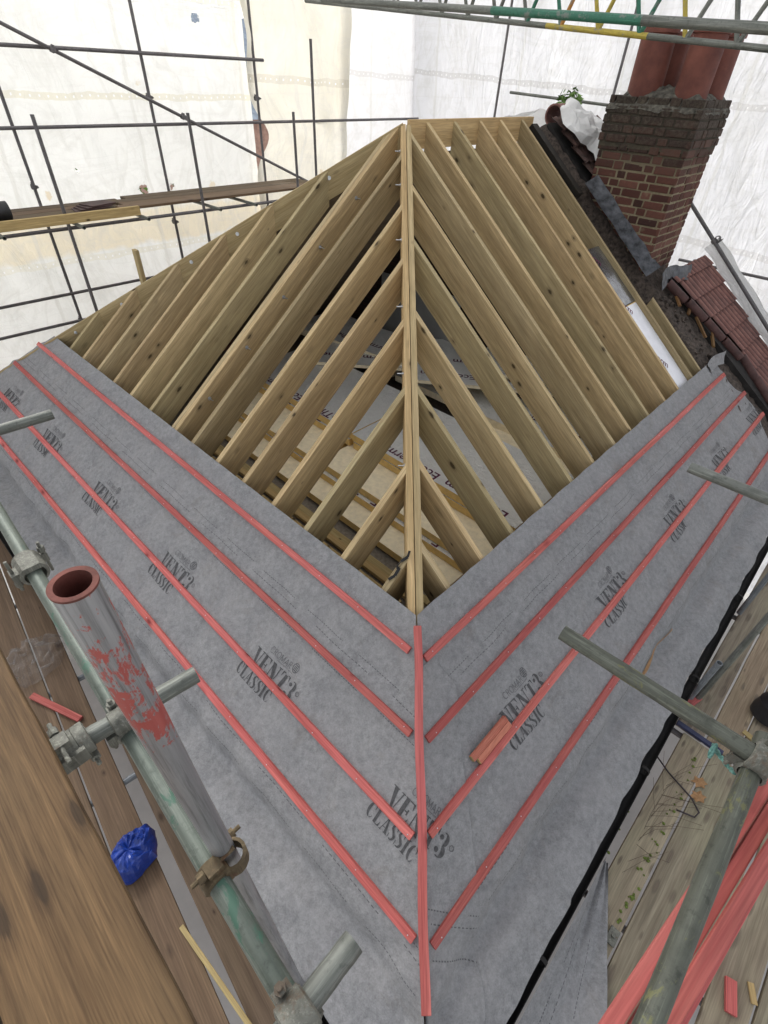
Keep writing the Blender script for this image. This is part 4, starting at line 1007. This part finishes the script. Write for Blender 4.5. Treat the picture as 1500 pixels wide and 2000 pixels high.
bgtube(W(SO - .11, .55, 3.28), W(SO - .11, 6.6, .72), 'long diagonal brace across the left scaffold', (.25, .55))
# its lift: ledger, transoms, boards, edge timber
bgtube(W(SI + .05, -4, .70), W(SI + .05, 6.2, .70), 'inner ledger under the boards of the left scaffold')
for k, (r, lab) in enumerate(((.24, 'short cross tube under the left boards, nearest the picture edge'), (1.25, 'short cross tube under the left boards, second one'), (2.21, 'short cross tube under the left boards, third one'), (3.46, 'short cross tube under the left boards, fourth one'), (4.17, 'short cross tube under the left boards, farthest'))):
    bgtube(W(SI - .30, r, .755), W(SO + .05, r, .755), lab, (), 'tube')
for k, (s, r0, r1, z, lab) in enumerate(((SI + .18, -3.5, 1.95, .80, 'scaffold board of the left lift, near run, inner'), (SI + .42, -3.5, 2.1, .80, 'scaffold board of the left lift, near run, middle'), (SI + .66, -3.5, 1.9, .80, 'scaffold board of the left lift, near run, outer'), (SI + .90, -3.5, 2.3, .80, 'scaffold board of the left lift, near run, outermost by the sheeting'), (SI + .92, 2.4, 6.1, .82, 'scaffold board of the left lift, far run, outermost by the sheeting'), (SI + .20, 2.0, 6.0, .83, 'scaffold board of the left lift, far run, inner'), (SI + .44, 2.15, 6.1, .82, 'scaffold board of the left lift, far run, middle'), (SI + .68, 1.95, 6.1, .82, 'scaffold board of the left lift, far run, outer'))):
    m = MB(); m.box((0, -.112, 0), (r1 - r0, .112, .038), frame(W(s, r0, z), ER, UP))
    tag(link_mesh('scaffold_board', m, M['deck_brown'], None, frame(W(s, r0, z), ER, UP), bevel=.004), lab, 'scaffold board', 'boards of the left scaffold lift')
m = MB(); m.box((0, -.03, -.06), (5.4, .03, .06), frame(W(SI - .06, -3.2, .84), ER, UP))
tag(link_mesh('edge_timber', m, M['fresh'], None, frame(W(SI, -3, .84), ER, UP), bevel=.003), 'long pale timber lying along the inner edge of the left scaffold boards', 'timber')
M['dark_tile'] = simple('dark_red_tile', (.06, .032, .03), .7, 0, .4, 9)
ts = empty('tile_stack', W(SI + .35, 1.55, .86), 'small stack of dark red tiles lying flat on the left scaffold boards', 'tile stack')
for k in range(4):
    m = MB(); m.box((-.21, -.15, 0), (.21, .15, .014), frame(W(SI + .38 + .02 * k, 1.62 + .06 * k, .84 + .0165 * k), ER + EL * .15 * (k - 1), UP))
    link_mesh('tile', m, M['dark_tile'], ts, bevel=.003)
# curved felt roll on the boards at the picture's edge
m = MB(); m.lathe([(.10, 0), (.115, 0), (.115, .5), (.10, .5)], W(SI + .3, .05, .95), ER, 24, close=True); tag(link_mesh('felt_roll', m, M['rubber'], None, smooth=True), 'dark roll of felt on the left scaffold boards at the picture edge', 'roll')

# right and back scaffold -------------------------------------------
RB = RBK - .40
GB = 'back scaffold behind the chimney'
bgtube(W(6.75, RB, -6.4), W(6.55, RB, 5.6), 'upright tube behind the ridge, right of the apex', (), 'tube_dark', grp=GB)
bgtube(W(4.25, RB, -6.4), W(4.05, RB, 5.6), 'upright tube just left of the chimney', (.70,), 'tube_dark', grp=GB)
bgtube(W(6.27, RB - .06, 2.37), W(3.95, RB - .06, 2.27), 'short level tube ending in mid air left of the chimney', (), 'tube', grp=GB)
bgtube(W(1.95, RB - .06, .11), W(-3.5, RB - .06, .11), 'level tube at the right edge beside the lower chimney', (.05,), 'tube_dark', grp=GB)
bgtube(PR(7.30, 1.95, .22), PR(7.02, -1.3, .22), 'sloping tube lying along the outer edge of the ribbed tiles', (.2,), 'tube_dark', grp=GB)
NA, NB = Vector((-.88, 5.75, 3.133)), Vector((2.52, -.17, 2.67)); BA, BB = Vector((-1.38, 9.17, 3.366)), Vector((3.98, 1.75, 2.664))
# lattice beam across the top: near heavy chord, far chord with coloured webs
lb = empty('lattice_beam', BA, 'lattice beam with paint-daubed web tubes crossing the top of the picture', 'lattice beam')
def tpart(nm, a, b, mat, r=TR): return link_mesh(nm, tube_mb(a, b, r, 14), M[mat], lb, zframe(Vector(a), Vector(b) - Vector(a)), smooth=True)
A0, A1 = BA, BB
dA = A1 - A0; up_ = Vector((0, 0, .50))
tpart('chord', A0, A0 + dA * .53, 'tube'); tpart('chord', A0 + dA * .53, A0 + dA * .66, 'tube_yellow'); tpart('chord', A0 + dA * .66, A1, 'tube')
tpart('chord', A0 + up_, A1 + up_, 'tube')
N_ = 40
for k in range(N_):
    f0, f1 = k / N_, (k + 1) / N_; a = A0 + dA * f0; b = A0 + dA * f1
    if k % 2: a, b = a + up_, b
    else: b = b + up_
    tpart('web', a, b, {20: 'tube_emerald', 21: 'tube_emerald', 22: 'tube_orange', 23: 'tube_yellow', 24: 'tube_yellow', 25: 'tube_emerald', 26: 'tube_emerald', 27: 'tube_yellow'}.get(k, 'tube'), .019)
N0, N1 = NA, NB
tb_ = empty('beam_tube', N0, 'thick tube with a green painted length, in front of the lattice beam and pots', 'scaffold tube')
dN = N1 - N0
for f0, f1, mt in ((0, .42, 'tube'), (.42, .62, 'tube_emerald'), (.62, 1.0, 'tube')):
    link_mesh('tube_length', tube_mb(N0 + dN * f0, N0 + dN * f1, .0245, 20), M[mt], tb_, zframe(N0 + dN * f0, dN), smooth=True)

# ------------------------------------------------------------------ foreground scaffold
ZR = 1.20
GF = 'guard rails and cross tubes round the roof'
ra, rb_ = W(2.6, -1.505, ZR), W(-1.75, -1.655, ZR)
tube('guard_rail', ra, rb_, 'tube_green', 'greenish galvanised guard rail along the left side, beside the brown plank', 'scaffold tube', GF)
tube('guard_rail', W(-1.478, -2.2, ZR), W(-1.497, -.38, ZR), 'tube_mossy', 'dark greenish guard rail on the right side, nearest the camera', 'scaffold tube', GF)
ZT = ZR + 2 * TR + .001
tube('cross_tube', W(-.925, -.51, ZT), W(-1.66, -.49, ZT), 'tube_mossy', 'mossy cross tube reaching over the right slope from the guard rail', 'scaffold tube', GF)
tube('cross_tube', W(-.885, .74, ZT), W(-1.7, .76, ZT), 'tube', 'cross tube reaching in from the right edge above the upper right slope', 'scaffold tube', GF)
tube('cross_tube', W(1.48, -1.15, ZT), W(1.51, -1.72, ZT), 'tube', 'cross tube reaching in from the left edge above the upper left slope', 'scaffold tube', GF)
tube('cross_tube', W(-.255, -1.395, ZT), W(-.215, -1.755, ZT), 'tube', 'short cross tube passing over the left guard rail behind the red standard', 'scaffold tube', GF)
tube('cross_tube', W(-1.0, -1.485, ZT), W(-1.005, -1.78, ZT), 'tube', 'stub tube pointing up from the bottom edge beside the hip sheet', 'scaffold tube', GF)
# standard with peeling red paint
sp = W(-.668, -1.582, 2.132); sb = W(-.66, -1.565, -1.42)
o = tube('scaffold_standard', sb, sp, 'tube_red', 'open-topped upright tube with peeling red paint, in front of the left rail', 'scaffold tube', GF, seg=48)
o.matrix_world = zframe(sp, sp - sb)
o.data.transform(Matrix.Translation((0, 0, -(sp - sb).length)))
m = MB(); m.lathe([(TR - .0042, -.5), (TR - .0042, -.001), (TR + .0015, -.002), (TR + .0015, .0012), (TR - .0048, .0012), (TR - .0048, -.5)], sp, sp - sb, 40, close=True); link_mesh('bore', m, M['tube_inside'], o, smooth=True)
def fit(p, a1, a2, mat, label, s=1.0, single=False):
    m = MB(); coupler_mb(Vector(p), a1, a2, m, s, True, not single)
    tag(link_mesh('scaffold_coupler', m, M[mat], None, smooth=True), label, 'coupler', 'scaffold couplers')
fit(W(-.69, -1.6185, ZR), EL, UP, 'fitting_rust', 'rusty coupler joining the red-painted upright to the left guard rail')
fit(W(-.235, -1.603, ZR), EL, -ER, 'fitting', 'grey coupler where the short cross tube passes over the left rail')
fit(W(-.217, -1.735, ZT), ER, UP, 'fitting', 'mud-caked coupler on the end of the cross tube over the plank edge', 1.25, True)
fit(W(.54, -1.576, ZR), EL, -ER, 'fitting', 'broad pale coupler on the left guard rail at the picture edge', 1.35, True)
fit(W(-1.003, -1.6295, ZR), EL, -ER, 'fitting', 'cement-spattered coupler at the bottom edge holding the stub tube', 1.15)
fit(W(-1.495, -.494, ZR), ER, EL, 'fitting', 'coupler joining the mossy cross tube to the right guard rail', 1.1)
# brown plank
pl0 = W(1.5, -1.735, 1.30); m = MB(); Fp = frame(pl0, -EL + ER * -.008, UP)
vs = []; K = 24
for k in range(K + 1):
    x = 3.3 * k / K; e0 = .003 * mnoise.noise(Vector((x * 5, 1, 0))); e1 = .003 * mnoise.noise(Vector((x * 5, 7, 0)))
    vs += [Fp @ Vector(q) for q in ((x, -.225 + e0, 0), (x, e1, 0), (x, e1, .038), (x, -.225 + e0, .038))]
m.add(vs, [(4 * k + a, 4 * k + (a + 1) % 4, 4 * k + 4 + (a + 1) % 4, 4 * k + 4 + a) for k in range(K) for a in range(4)] + [(0, 1, 2, 3), (4 * K + 3, 4 * K + 2, 4 * K + 1, 4 * K)])
tag(link_mesh('scaffold_plank', m, M['plank'], None, Fp, bevel=.006), 'wide brown knotty plank at the lower left, close to the camera', 'plank')
m = MB(); m.box((0, -.475, 0), (3.3, -.235, .038), frame(pl0 - UP * .01, -EL + ER * -.008, UP))
tag(link_mesh('scaffold_plank', m, M['deck_brown'], None, Fp, bevel=.006), 'dark plank edge in the bottom left corner beyond the brown plank', 'plank')
tube('cross_tube', W(.3, -1.76, 1.274), W(.3, -2.6, 1.274), 'tube', 'cross tube hidden under the brown plank', 'scaffold tube', GF)
tube('cross_tube', W(-1.3, -1.76, 1.274), W(-1.3, -2.6, 1.274), 'tube', 'cross tube under the near end of the brown plank', 'scaffold tube', GF)
# lower ledger and uprights by the eaves
tube('ledger', W(5.2, -1.40, -.9), W(1.0, -1.57, -.9), 'tube_blue', 'blue-grey ledger low beside the left eave, behind the rail', 'scaffold tube', GF)
tube('scaffold_standard', W(-1.61, 1.94, -1.45), W(-1.61, 1.94, -.88), 'tube_blue', 'open-topped lower upright standing by the right gutter', 'scaffold tube', GF)
tube('scaffold_standard', W(-1.66, 1.99, -1.45), W(-1.66, 1.99, 1.3), 'tube', 'grey upright rising past the right gutter to the right edge', 'scaffold tube', GF)
tube('scaffold_standard', W(-1.64, 3.30, -1.45), W(-1.64, 3.30, 1.3), 'tube_blue', 'grey upright farther along the right gutter, at the right edge', 'scaffold tube', GF)

# right hand deck ---------------------------------------------------
GD = 'boards of the right hand deck'
rows = [(-1.615, -1.825), (-1.845, -2.055), (-2.07, -2.285), (-2.315, -2.53), (-2.55, -2.77), (-2.79, -3.0)]
names = ['beside the gutter', 'second out from the gutter', 'third out from the gutter', 'fourth out from the gutter', 'fifth out from the gutter', 'outermost']
for k, (e0, e1) in enumerate(rows):
    for (r0, r1, wh) in ((-2.6, 1.60 + random.uniform(-.01, .01), 'near'), (1.645, 5.6, 'far')):
        z = -1.45 - random.uniform(0, .006); sk = .018
        F = frame(W(e1 - .0, r0, z - .038), ER - EL * sk, UP)
        vs = []; K = 18; m = MB()
        for q in range(K + 1):
            x = (r1 - r0) * q / K; a = .004 * mnoise.noise(Vector((x * 3, k, 0))); b = .004 * mnoise.noise(Vector((x * 3, k, 9)))
            vs += [F @ Vector(w_) for w_ in ((x, a, 0), (x, e0 - e1 + b, 0), (x, e0 - e1 + b, .038), (x, a, .038))]
        m.add(vs, [(4 * q + a, 4 * q + (a + 1) % 4, 4 * q + 4 + (a + 1) % 4, 4 * q + 4 + a) for q in range(K) for a in range(4)] + [(0, 1, 2, 3), (4 * K + 3, 4 * K + 2, 4 * K + 1, 4 * K)])
        tag(link_mesh('scaffold_board', m, M['deck'], None, F, bevel=.004), 'weathered grey deck board on the right, %s, %s run' % (names[k], wh), 'scaffold board', GD)
for r in (-1.8, .05, 1.62, 3.3):
    tube('cross_tube', W(-1.5, r, -1.53), W(-3.2, r, -1.53), 'tube_dark', 'dark cross tube under the right deck, %s' % {-1.8: 'nearest the bottom edge', .05: 'below the loose underlay', 1.62: 'at the board joint', 3.3: 'farthest'}[r], 'scaffold tube', 'tubes under the right deck')
ZD = -1.446
# bundle of red battens by the right rail
for k in range(4):
    kk = (0, .98, 2.02, 1.45)[k]; hz = (1.042, 1.028, 1.046, 1.074)[k]; a, b = W(-1.388 - .043 * kk, -1.75, hz), W(-1.742 - .043 * kk - .02 * (k == 3), .80 + .05 * (k % 3), hz + (.0, .01, 0, .012)[k])
    F = frame(a, b - a, UP); m = MB(); m.box((0, -.0165, 0), ((b - a).length, .0165, .022), F)
    tag(link_mesh('red_batten', m, M['red_wood'], None, F, bevel=.002), 'long red batten in the loose bundle under the right rail, %s' % ['nearest the gutter', 'second out', 'farthest out', 'lying on top'][k], 'batten', 'bundle of red battens by the right rail')
tube('cross_tube', W(-1.64, -.3, .99), W(-2.6, -.3, .99), 'tube_dark', 'dark cross tube carrying the far end of the red batten bundle', 'scaffold tube', GF)
tube('cross_tube', W(-1.46, -1.65, .99), W(-2.6, -1.65, .99), 'tube_dark', 'dark cross tube carrying the near end of the red batten bundle', 'scaffold tube', GF)
def offcut(p, d, L_, w_, h, mat, label, cat='offcut', z0=ZD):
    F = frame(Vector((p[0], p[1], z0)), d, UP); m = MB(); m.box((-L_ / 2, -w_ / 2, .001), (L_ / 2, w_ / 2, h), F)
    tag(link_mesh('wood_offcut', m, M[mat], None, F, bevel=.002), label, cat, 'offcuts on the decks')
offcut((1.85, -1.63), Vector((.5, .9, 0)), .17, .06, .025, 'red_wood', 'red batten offcut on the right deck near the bottom right corner')
offcut((1.99, -1.62), Vector((.3, .9, 0)), .10, .035, .012, 'fresh', 'pale wood chip beside the red offcut in the bottom right corner')
offcut((2.50, .19), Vector((.9, .5, 0)), .22, .06, .03, 'red_wood', 'red offcut poking out under the mossy cross tube by the gutter')
offcut((2.86, -.10), Vector((.5, -.8, 0)), .11, .045, .014, 'fresh', 'pale wood chip beside the black rubber boot on the right deck')
# boot-like black rubber thing
m = MB(); bc = Vector((3.10, .07, ZD))
m.lathe([(.0, .0), (.10, .0), (.13, .02), (.135, .08), (.12, .16), (.125, .17), (.10, .24), (.105, .255), (.085, .34), (.09, .36), (.07, .36), (.06, .05), (0, .04)], bc, UP + Vector((.1, .1, 0)), 28)
tag(link_mesh('rubber_bucket', m, M['rubber'], None, smooth=True), 'black rubber bucket at the right edge, behind the right rail', 'bucket')
# teal rope loop hanging at the coupler
m = MB(); pts = []
for k in range(26):
    a = -.5 + 3.9 * k / 25; pts.append(W(-1.44 + .035 * math.cos(a), -.50 + .035 * math.sin(a * 1) * 1.3, ZR - .02 - .09 * abs(math.sin(a * .8)) + .02))
for st_ in (0, PI):
    q = []
    for k, p in enumerate(pts):
        d = (pts[min(k + 1, 25)] - pts[max(k - 1, 0)]).normalized(); u = d.orthogonal().normalized(); w_ = d.cross(u); an = k * .9 + st_
        q.append(p + (u * math.cos(an) + w_ * math.sin(an)) * .0035)
    m.pipe(q, .0042, 8)
tag(link_mesh('rope_loop', m, M['teal'], None, smooth='all'), 'loop of teal rope hanging at the right rail coupler', 'rope')
# steel wire hook, dark edging board, twigs, moss, bracket on the right deck
m = MB(); m.pipe([Vector((x, y, ZD + .008)) for (x, y) in ((1.98, -.16), (2.05, -.38), (2.14, -.56), (2.15, -.66), (2.10, -.69), (1.99, -.64))], .006, 6)
tag(link_mesh('wire_hook', m, M['rust_rod'], None, smooth='all'), 'bent dark steel wire lying across the right deck boards', 'wire')
m = MB(); m.box((0, -.02, .002), (.36, .02, .03), frame(Vector((2.30, .02, ZD)), Vector((.25, -.26, 0)), UP)); tag(link_mesh('edging_strip', m, M['blue_door'], None, bevel=.003), 'dark blue strip lying across the right deck at the board joint', 'strip')
m = MB()
for k in range(24):
    c_ = W(-1.74, random.choice((.55, .72, .95, .82)) + random.uniform(-.3, .3), ZD + .004); an = random.gauss(.55, .55); L_ = random.uniform(.18, .45)
    d_ = (ER * math.cos(an) - EL * math.sin(an)); bend = Vector((random.uniform(-.03, .03), random.uniform(-.03, .03), .012))
    m.pipe([c_, c_ + d_ * L_ * .5 + bend, c_ + d_ * L_], .0012, 4)
tag(link_mesh('dry_grass_stems', m, M['twig'], None), kind='stuff')
m = MB()
for k in range(70):
    r = random.gauss(.62, .5); e = -1.835 + random.gauss(0, .012) if k % 3 else -1.60 + random.gauss(0, .012); q = W(e, r, ZD + .001); z_ = random.uniform(.004, .012)
    if r > 1.5: continue
    m.cyl(q, q + Vector((0, 0, z_)), random.uniform(.004, .013), 6, .002)
tag(link_mesh('moss', m, M['moss'], None), kind='stuff')
m = MB(); m.box((-.05, -.03, 0), (.05, .03, .012), frame(W(-1.84, -.07, ZD), ER, UP)); m.cyl(W(-1.84, -.07, ZD + .012), W(-1.84, -.07, ZD + .03), .012, 8)
tag(link_mesh('steel_bracket', m, M['fitting'], None, bevel=.002), 'small grey steel plate on the right deck beside the loose underlay', 'bracket')
for (p, a, lab) in (((2.20, -.55), .4, 'brown dry leaf on the right deck under the wire hook'), ((2.26, -.45), 1.3, 'brown dry leaf on the right deck beside the wire hook')):
    m = MB(); vs = [Vector((p[0], p[1], ZD + .012))]
    for k in range(12):
        an = 2 * PI * k / 12; r_ = .05 * (1 if k % 2 else .62); vs.append(Vector((p[0] + r_ * math.cos(an + a) * 1.3, p[1] + r_ * math.sin(an + a), ZD + .004 + .008 * math.sin(k * 2))))
    m.add(vs, [(0, 1 + k, 1 + (k + 1) % 12) for k in range(12)]); tag(link_mesh('dry_leaf', m, M['leaf_dry'], None, recalc=False), lab, 'leaf', 'dry leaves on the right deck')

# left lower deck -----------------------------------------------------
ldir = (EL + ER * .098).normalized(); ln_ = ldir.cross(UP).normalized()
if ln_.dot(ER) > 0: ln_ = -ln_            # pointing away from the house
GLD = 'boards of the lower left deck'
base = W(0, -1.845, -1.45)
for k, (o0, o1, lab) in enumerate(((-.30, -.045, 'dirty brown deck board on the lower left, beside the eave'), (.045, .26, 'dirty brown deck board on the lower left, just outside the bright gap'), (.275, .49, 'dirty brown deck board on the lower left, second outside the gap'), (.505, .72, 'dirty brown deck board on the lower left, third outside the gap'), (.735, .95, 'dirty brown deck board on the lower left, outermost'))):
    F = frame(base + ln_ * o0 - UP * (.038 + .004 * (k % 2)) + ldir * -2.2, ldir, UP); m = MB(); sgn = 1 if (F.to_3x3() @ Vector((0, 1, 0))).dot(ln_) > 0 else -1
    m.box((0, min(0, sgn * (o1 - o0)), 0), (9.2, max(0, sgn * (o1 - o0)), .038), F)
    tag(link_mesh('scaffold_board', m, M['deck_brown'], None, F, bevel=.004), lab, 'scaffold board', GLD)
for k, x in enumerate((-.6, 1.2, 2.3, 3.5, 5.0)):
    p = base + ldir * x - UP * .066
    tube('cross_tube', p - ln_ * .45, p + ln_ * 1.1, 'tube_blue', 'cross tube under the lower left deck, %s from the bottom' % ORD[k], 'scaffold tube', 'tubes under the lower left deck')
F = frame(Vector((-1.42, -1.27, ZD)), Vector((.75, -.66, 0)), UP); m = MB(); m.box((0, -.014, .001), (1.0, .014, .014), F)
tag(link_mesh('pale_lath', m, M['fresh'], None, F, bevel=.002), 'pale yellow lath lying on the lower left deck below the blue bag', 'lath')
offcut((-2.82, .14), Vector((.38, -.16, 0)), .52, .05, .03, 'red_wood', 'red offcut on the lower left deck beside the plank edge')
m = MB()
def bluebag(u, v):
    a = 2 * PI * u; q = math.sin(PI * .5 * v); f = abs(math.sin(a * 2.5 + 1.2 * mnoise.noise(Vector((math.cos(a) * 2, math.sin(a) * 2, 6)))))
    r_ = .165 * q * (1 + .12 * math.sin(2 * a + .6) - .16 * f * q)
    h = .15 * math.cos(PI * .5 * v) ** .7 + .035 * f * q * (1 - q) * 4 + .030 * mnoise.noise(Vector((math.cos(a) * q * 6, math.sin(a) * q * 6, 1)))
    return Vector((-1.83 + r_ * math.cos(a) * .85, -.90 + r_ * math.sin(a) * 1.15, ZD + .004 + max(0, h)))
m.grid(34, 11, bluebag); tag(link_mesh('plastic_bag', m, M['bag_blue'], None), 'crumpled blue plastic bag on the lower left deck beside the plank', 'bag')
m = MB()
def cbag(u, v):
    a = 2 * PI * u; q = math.sin(PI * .5 * v); r_ = .26 * q * (1 + .25 * math.sin(2 * a + 1) + .3 * mnoise.noise(Vector((math.cos(a) * 2, math.sin(a) * 2, 8))))
    return Vector((-3.22 + r_ * math.cos(a) * .8, .55 + r_ * math.sin(a) * 1.2, ZD + .004 + max(0, .12 * math.cos(PI * .5 * v) + .10 * mnoise.noise(Vector((math.cos(a) * q * 5, math.sin(a) * q * 5, 1))))))
m.grid(70, 26, cbag); tag(link_mesh('plastic_bag', m, M['clear'], None, smooth='all'), 'clear polythene bag on the lower left deck beside the rail', 'bag')

# ------------------------------------------------------------------ outside: ground, trees, a house seen through the gap
m = MB(); m.grid(8, 8, lambda u, v: Vector((-300 + 600 * u, -300 + 600 * v, -6.6)))
tag(link_mesh('ground', m, M['ground'], None), kind='structure')
def tree(p, H, Rr, label, n=2600, lf=1.0):
    random.seed(int(H * 100)); t = empty('tree', p, label, 'tree', 'trees outside the sheeting'); m = MB()
    m.pipe([p, p + Vector((.1, .05, H * .3)), p + Vector((-.05, .1, H * .62))], [.22, .16, .06], 10)
    for k in range(7):
        a = k * 2.4; q = p + Vector((0, 0, H * (.3 + .05 * k))); m.pipe([q, q + Vector((math.cos(a) * Rr * .35, math.sin(a) * Rr * .35, H * .12)), q + Vector((math.cos(a) * Rr * .7, math.sin(a) * Rr * .7, H * .2))], [.07, .045, .015], 6)
    link_mesh('trunk', m, M['bark'], t, smooth='all'); m = MB()
    cl = [(p + Vector((random.gauss(0, Rr * .42), random.gauss(0, Rr * .42), H * random.uniform(.38, .95))), random.uniform(.35, .8) * Rr * .5) for _ in range(24)]
    for k in range(n):
        c_, r_ = random.choice(cl); d_ = Vector((random.gauss(0, 1), random.gauss(0, 1), random.gauss(0, 1))).normalized(); q = c_ + d_ * r_ * random.uniform(.6, 1.05)
        u = Vector((random.gauss(0, 1), random.gauss(0, 1), random.gauss(0, .5))).normalized(); w_ = u.cross(d_).normalized(); L_ = random.uniform(.08, .17) * lf
        m.add([q - u * L_, q + w_ * L_ * .45, q + u * L_, q - w_ * L_ * .45], [(0, 1, 2, 3)])
    link_mesh('crown', m, M['leaf'], t, recalc=False)
tree(Vector((*W(13.0, 2.4, 0).xy, -6.6)), 8.6, 3.0, 'leafy tree glimpsed through tears in the left sheeting, nearest the boards')
tree(Vector((*W(13.5, -1.2, 0).xy, -6.6)), 7.6, 2.6, 'leafy tree glimpsed through tears at the far left of the sheeting')
tree(Vector((*W(4.85, 8.85, 0).xy, -6.6)), 9.4, .7, 'bright green tree top showing above the ridge left of the chimney', 5200, .5)
nb = empty('neighbour_house', W(15, 7.8, -6.6), 'brick neighbouring house with a slate roof glimpsed through the sheeting gap', 'house')
m = MB(); m.box8([W(s, r, z) for z in (-6.6, 1.5) for (s, r) in ((13.5, 6), (18, 6), (18, 14), (13.5, 14))]); link_mesh('wall', m, simple('far_brick', (.36, .23, .19), .9, 0, .3, 9), nb)
m = MB(); m.add([W(13.2, 5.8, 1.5), W(13.2, 14.2, 1.5), W(15.75, 14.2, 3.6), W(15.75, 5.8, 3.6), W(18.3, 5.8, 1.5), W(18.3, 14.2, 1.5)], [(0, 1, 2, 3), (3, 2, 5, 4), (0, 3, 4), (1, 5, 2)]); link_mesh('roof', m, simple('far_slate', (.26, .31, .38), .7, 0, .3, 9), nb)

# ------------------------------------------------------------------ light, camera, render settings
sc = bpy.context.scene
ELEV, AZ = math.radians(42), math.radians(-34)      # soft sun beyond the left sheeting
sun_dir = Vector((math.sin(AZ) * math.cos(ELEV), math.cos(AZ) * math.cos(ELEV), math.sin(ELEV)))
w = bpy.data.worlds.new('World'); sc.world = w; w.use_nodes = True
nt = w.node_tree; bg = nt.nodes['Background']; sky = nt.nodes.new('ShaderNodeTexSky'); sky.sky_type = 'NISHITA'; sky.sun_disc = False
sky.sun_elevation = ELEV; sky.sun_rotation = AZ; sky.dust_density = 4; sky.air_density = 1.2; sky.ozone_density = .6
hs = nt.nodes.new('ShaderNodeHueSaturation'); hs.inputs['Saturation'].default_value = .22
nt.links.new(sky.outputs[0], hs.inputs['Color']); nt.links.new(hs.outputs[0], bg.inputs[0]); bg.inputs[1].default_value = .15
sd = bpy.data.lights.new('sun', 'SUN'); sd.energy = 1.75; sd.angle = math.radians(22); sd.color = (1, .985, .955)
so = bpy.data.objects.new('sun', sd); C.objects.link(so); so.rotation_euler = (-sun_dir).to_track_quat('-Z', 'Y').to_euler(); so.location = sun_dir * 30
cd = bpy.data.cameras.new('camera'); cd.sensor_fit = 'VERTICAL'; cd.sensor_height = 36; cd.lens = 983.46 / 2000 * 36; cd.clip_start = .02; cd.clip_end = 1000
co = bpy.data.objects.new('camera', cd); C.objects.link(co)
RM = ((0.999127419647715, -0.018137628991890944, 0.03762214404644322), (0.016461753841033766, -0.6568508696516212, -0.7538407959897011), (0.038385022711677735, 0.7538023357966341, -0.6559791373046574))
X, Y, Z = Vector(RM[0]), -Vector(RM[1]), -Vector(RM[2])
co.matrix_world = Matrix(((X.x, Y.x, Z.x, -0.33543), (X.y, Y.y, Z.y, -1.95309), (X.z, Y.z, Z.z, 2.55679), (0, 0, 0, 1)))
sc.camera = co
sc.view_settings.view_transform = 'Standard'; sc.view_settings.look = 'None'; sc.view_settings.exposure = .90; sc.view_settings.gamma = 1
sc.cycles.use_denoising = True
sc.cycles.max_bounces = 8; sc.cycles.diffuse_bounces = 5; sc.cycles.transparent_max_bounces = 12; sc.cycles.sample_clamp_indirect = 8
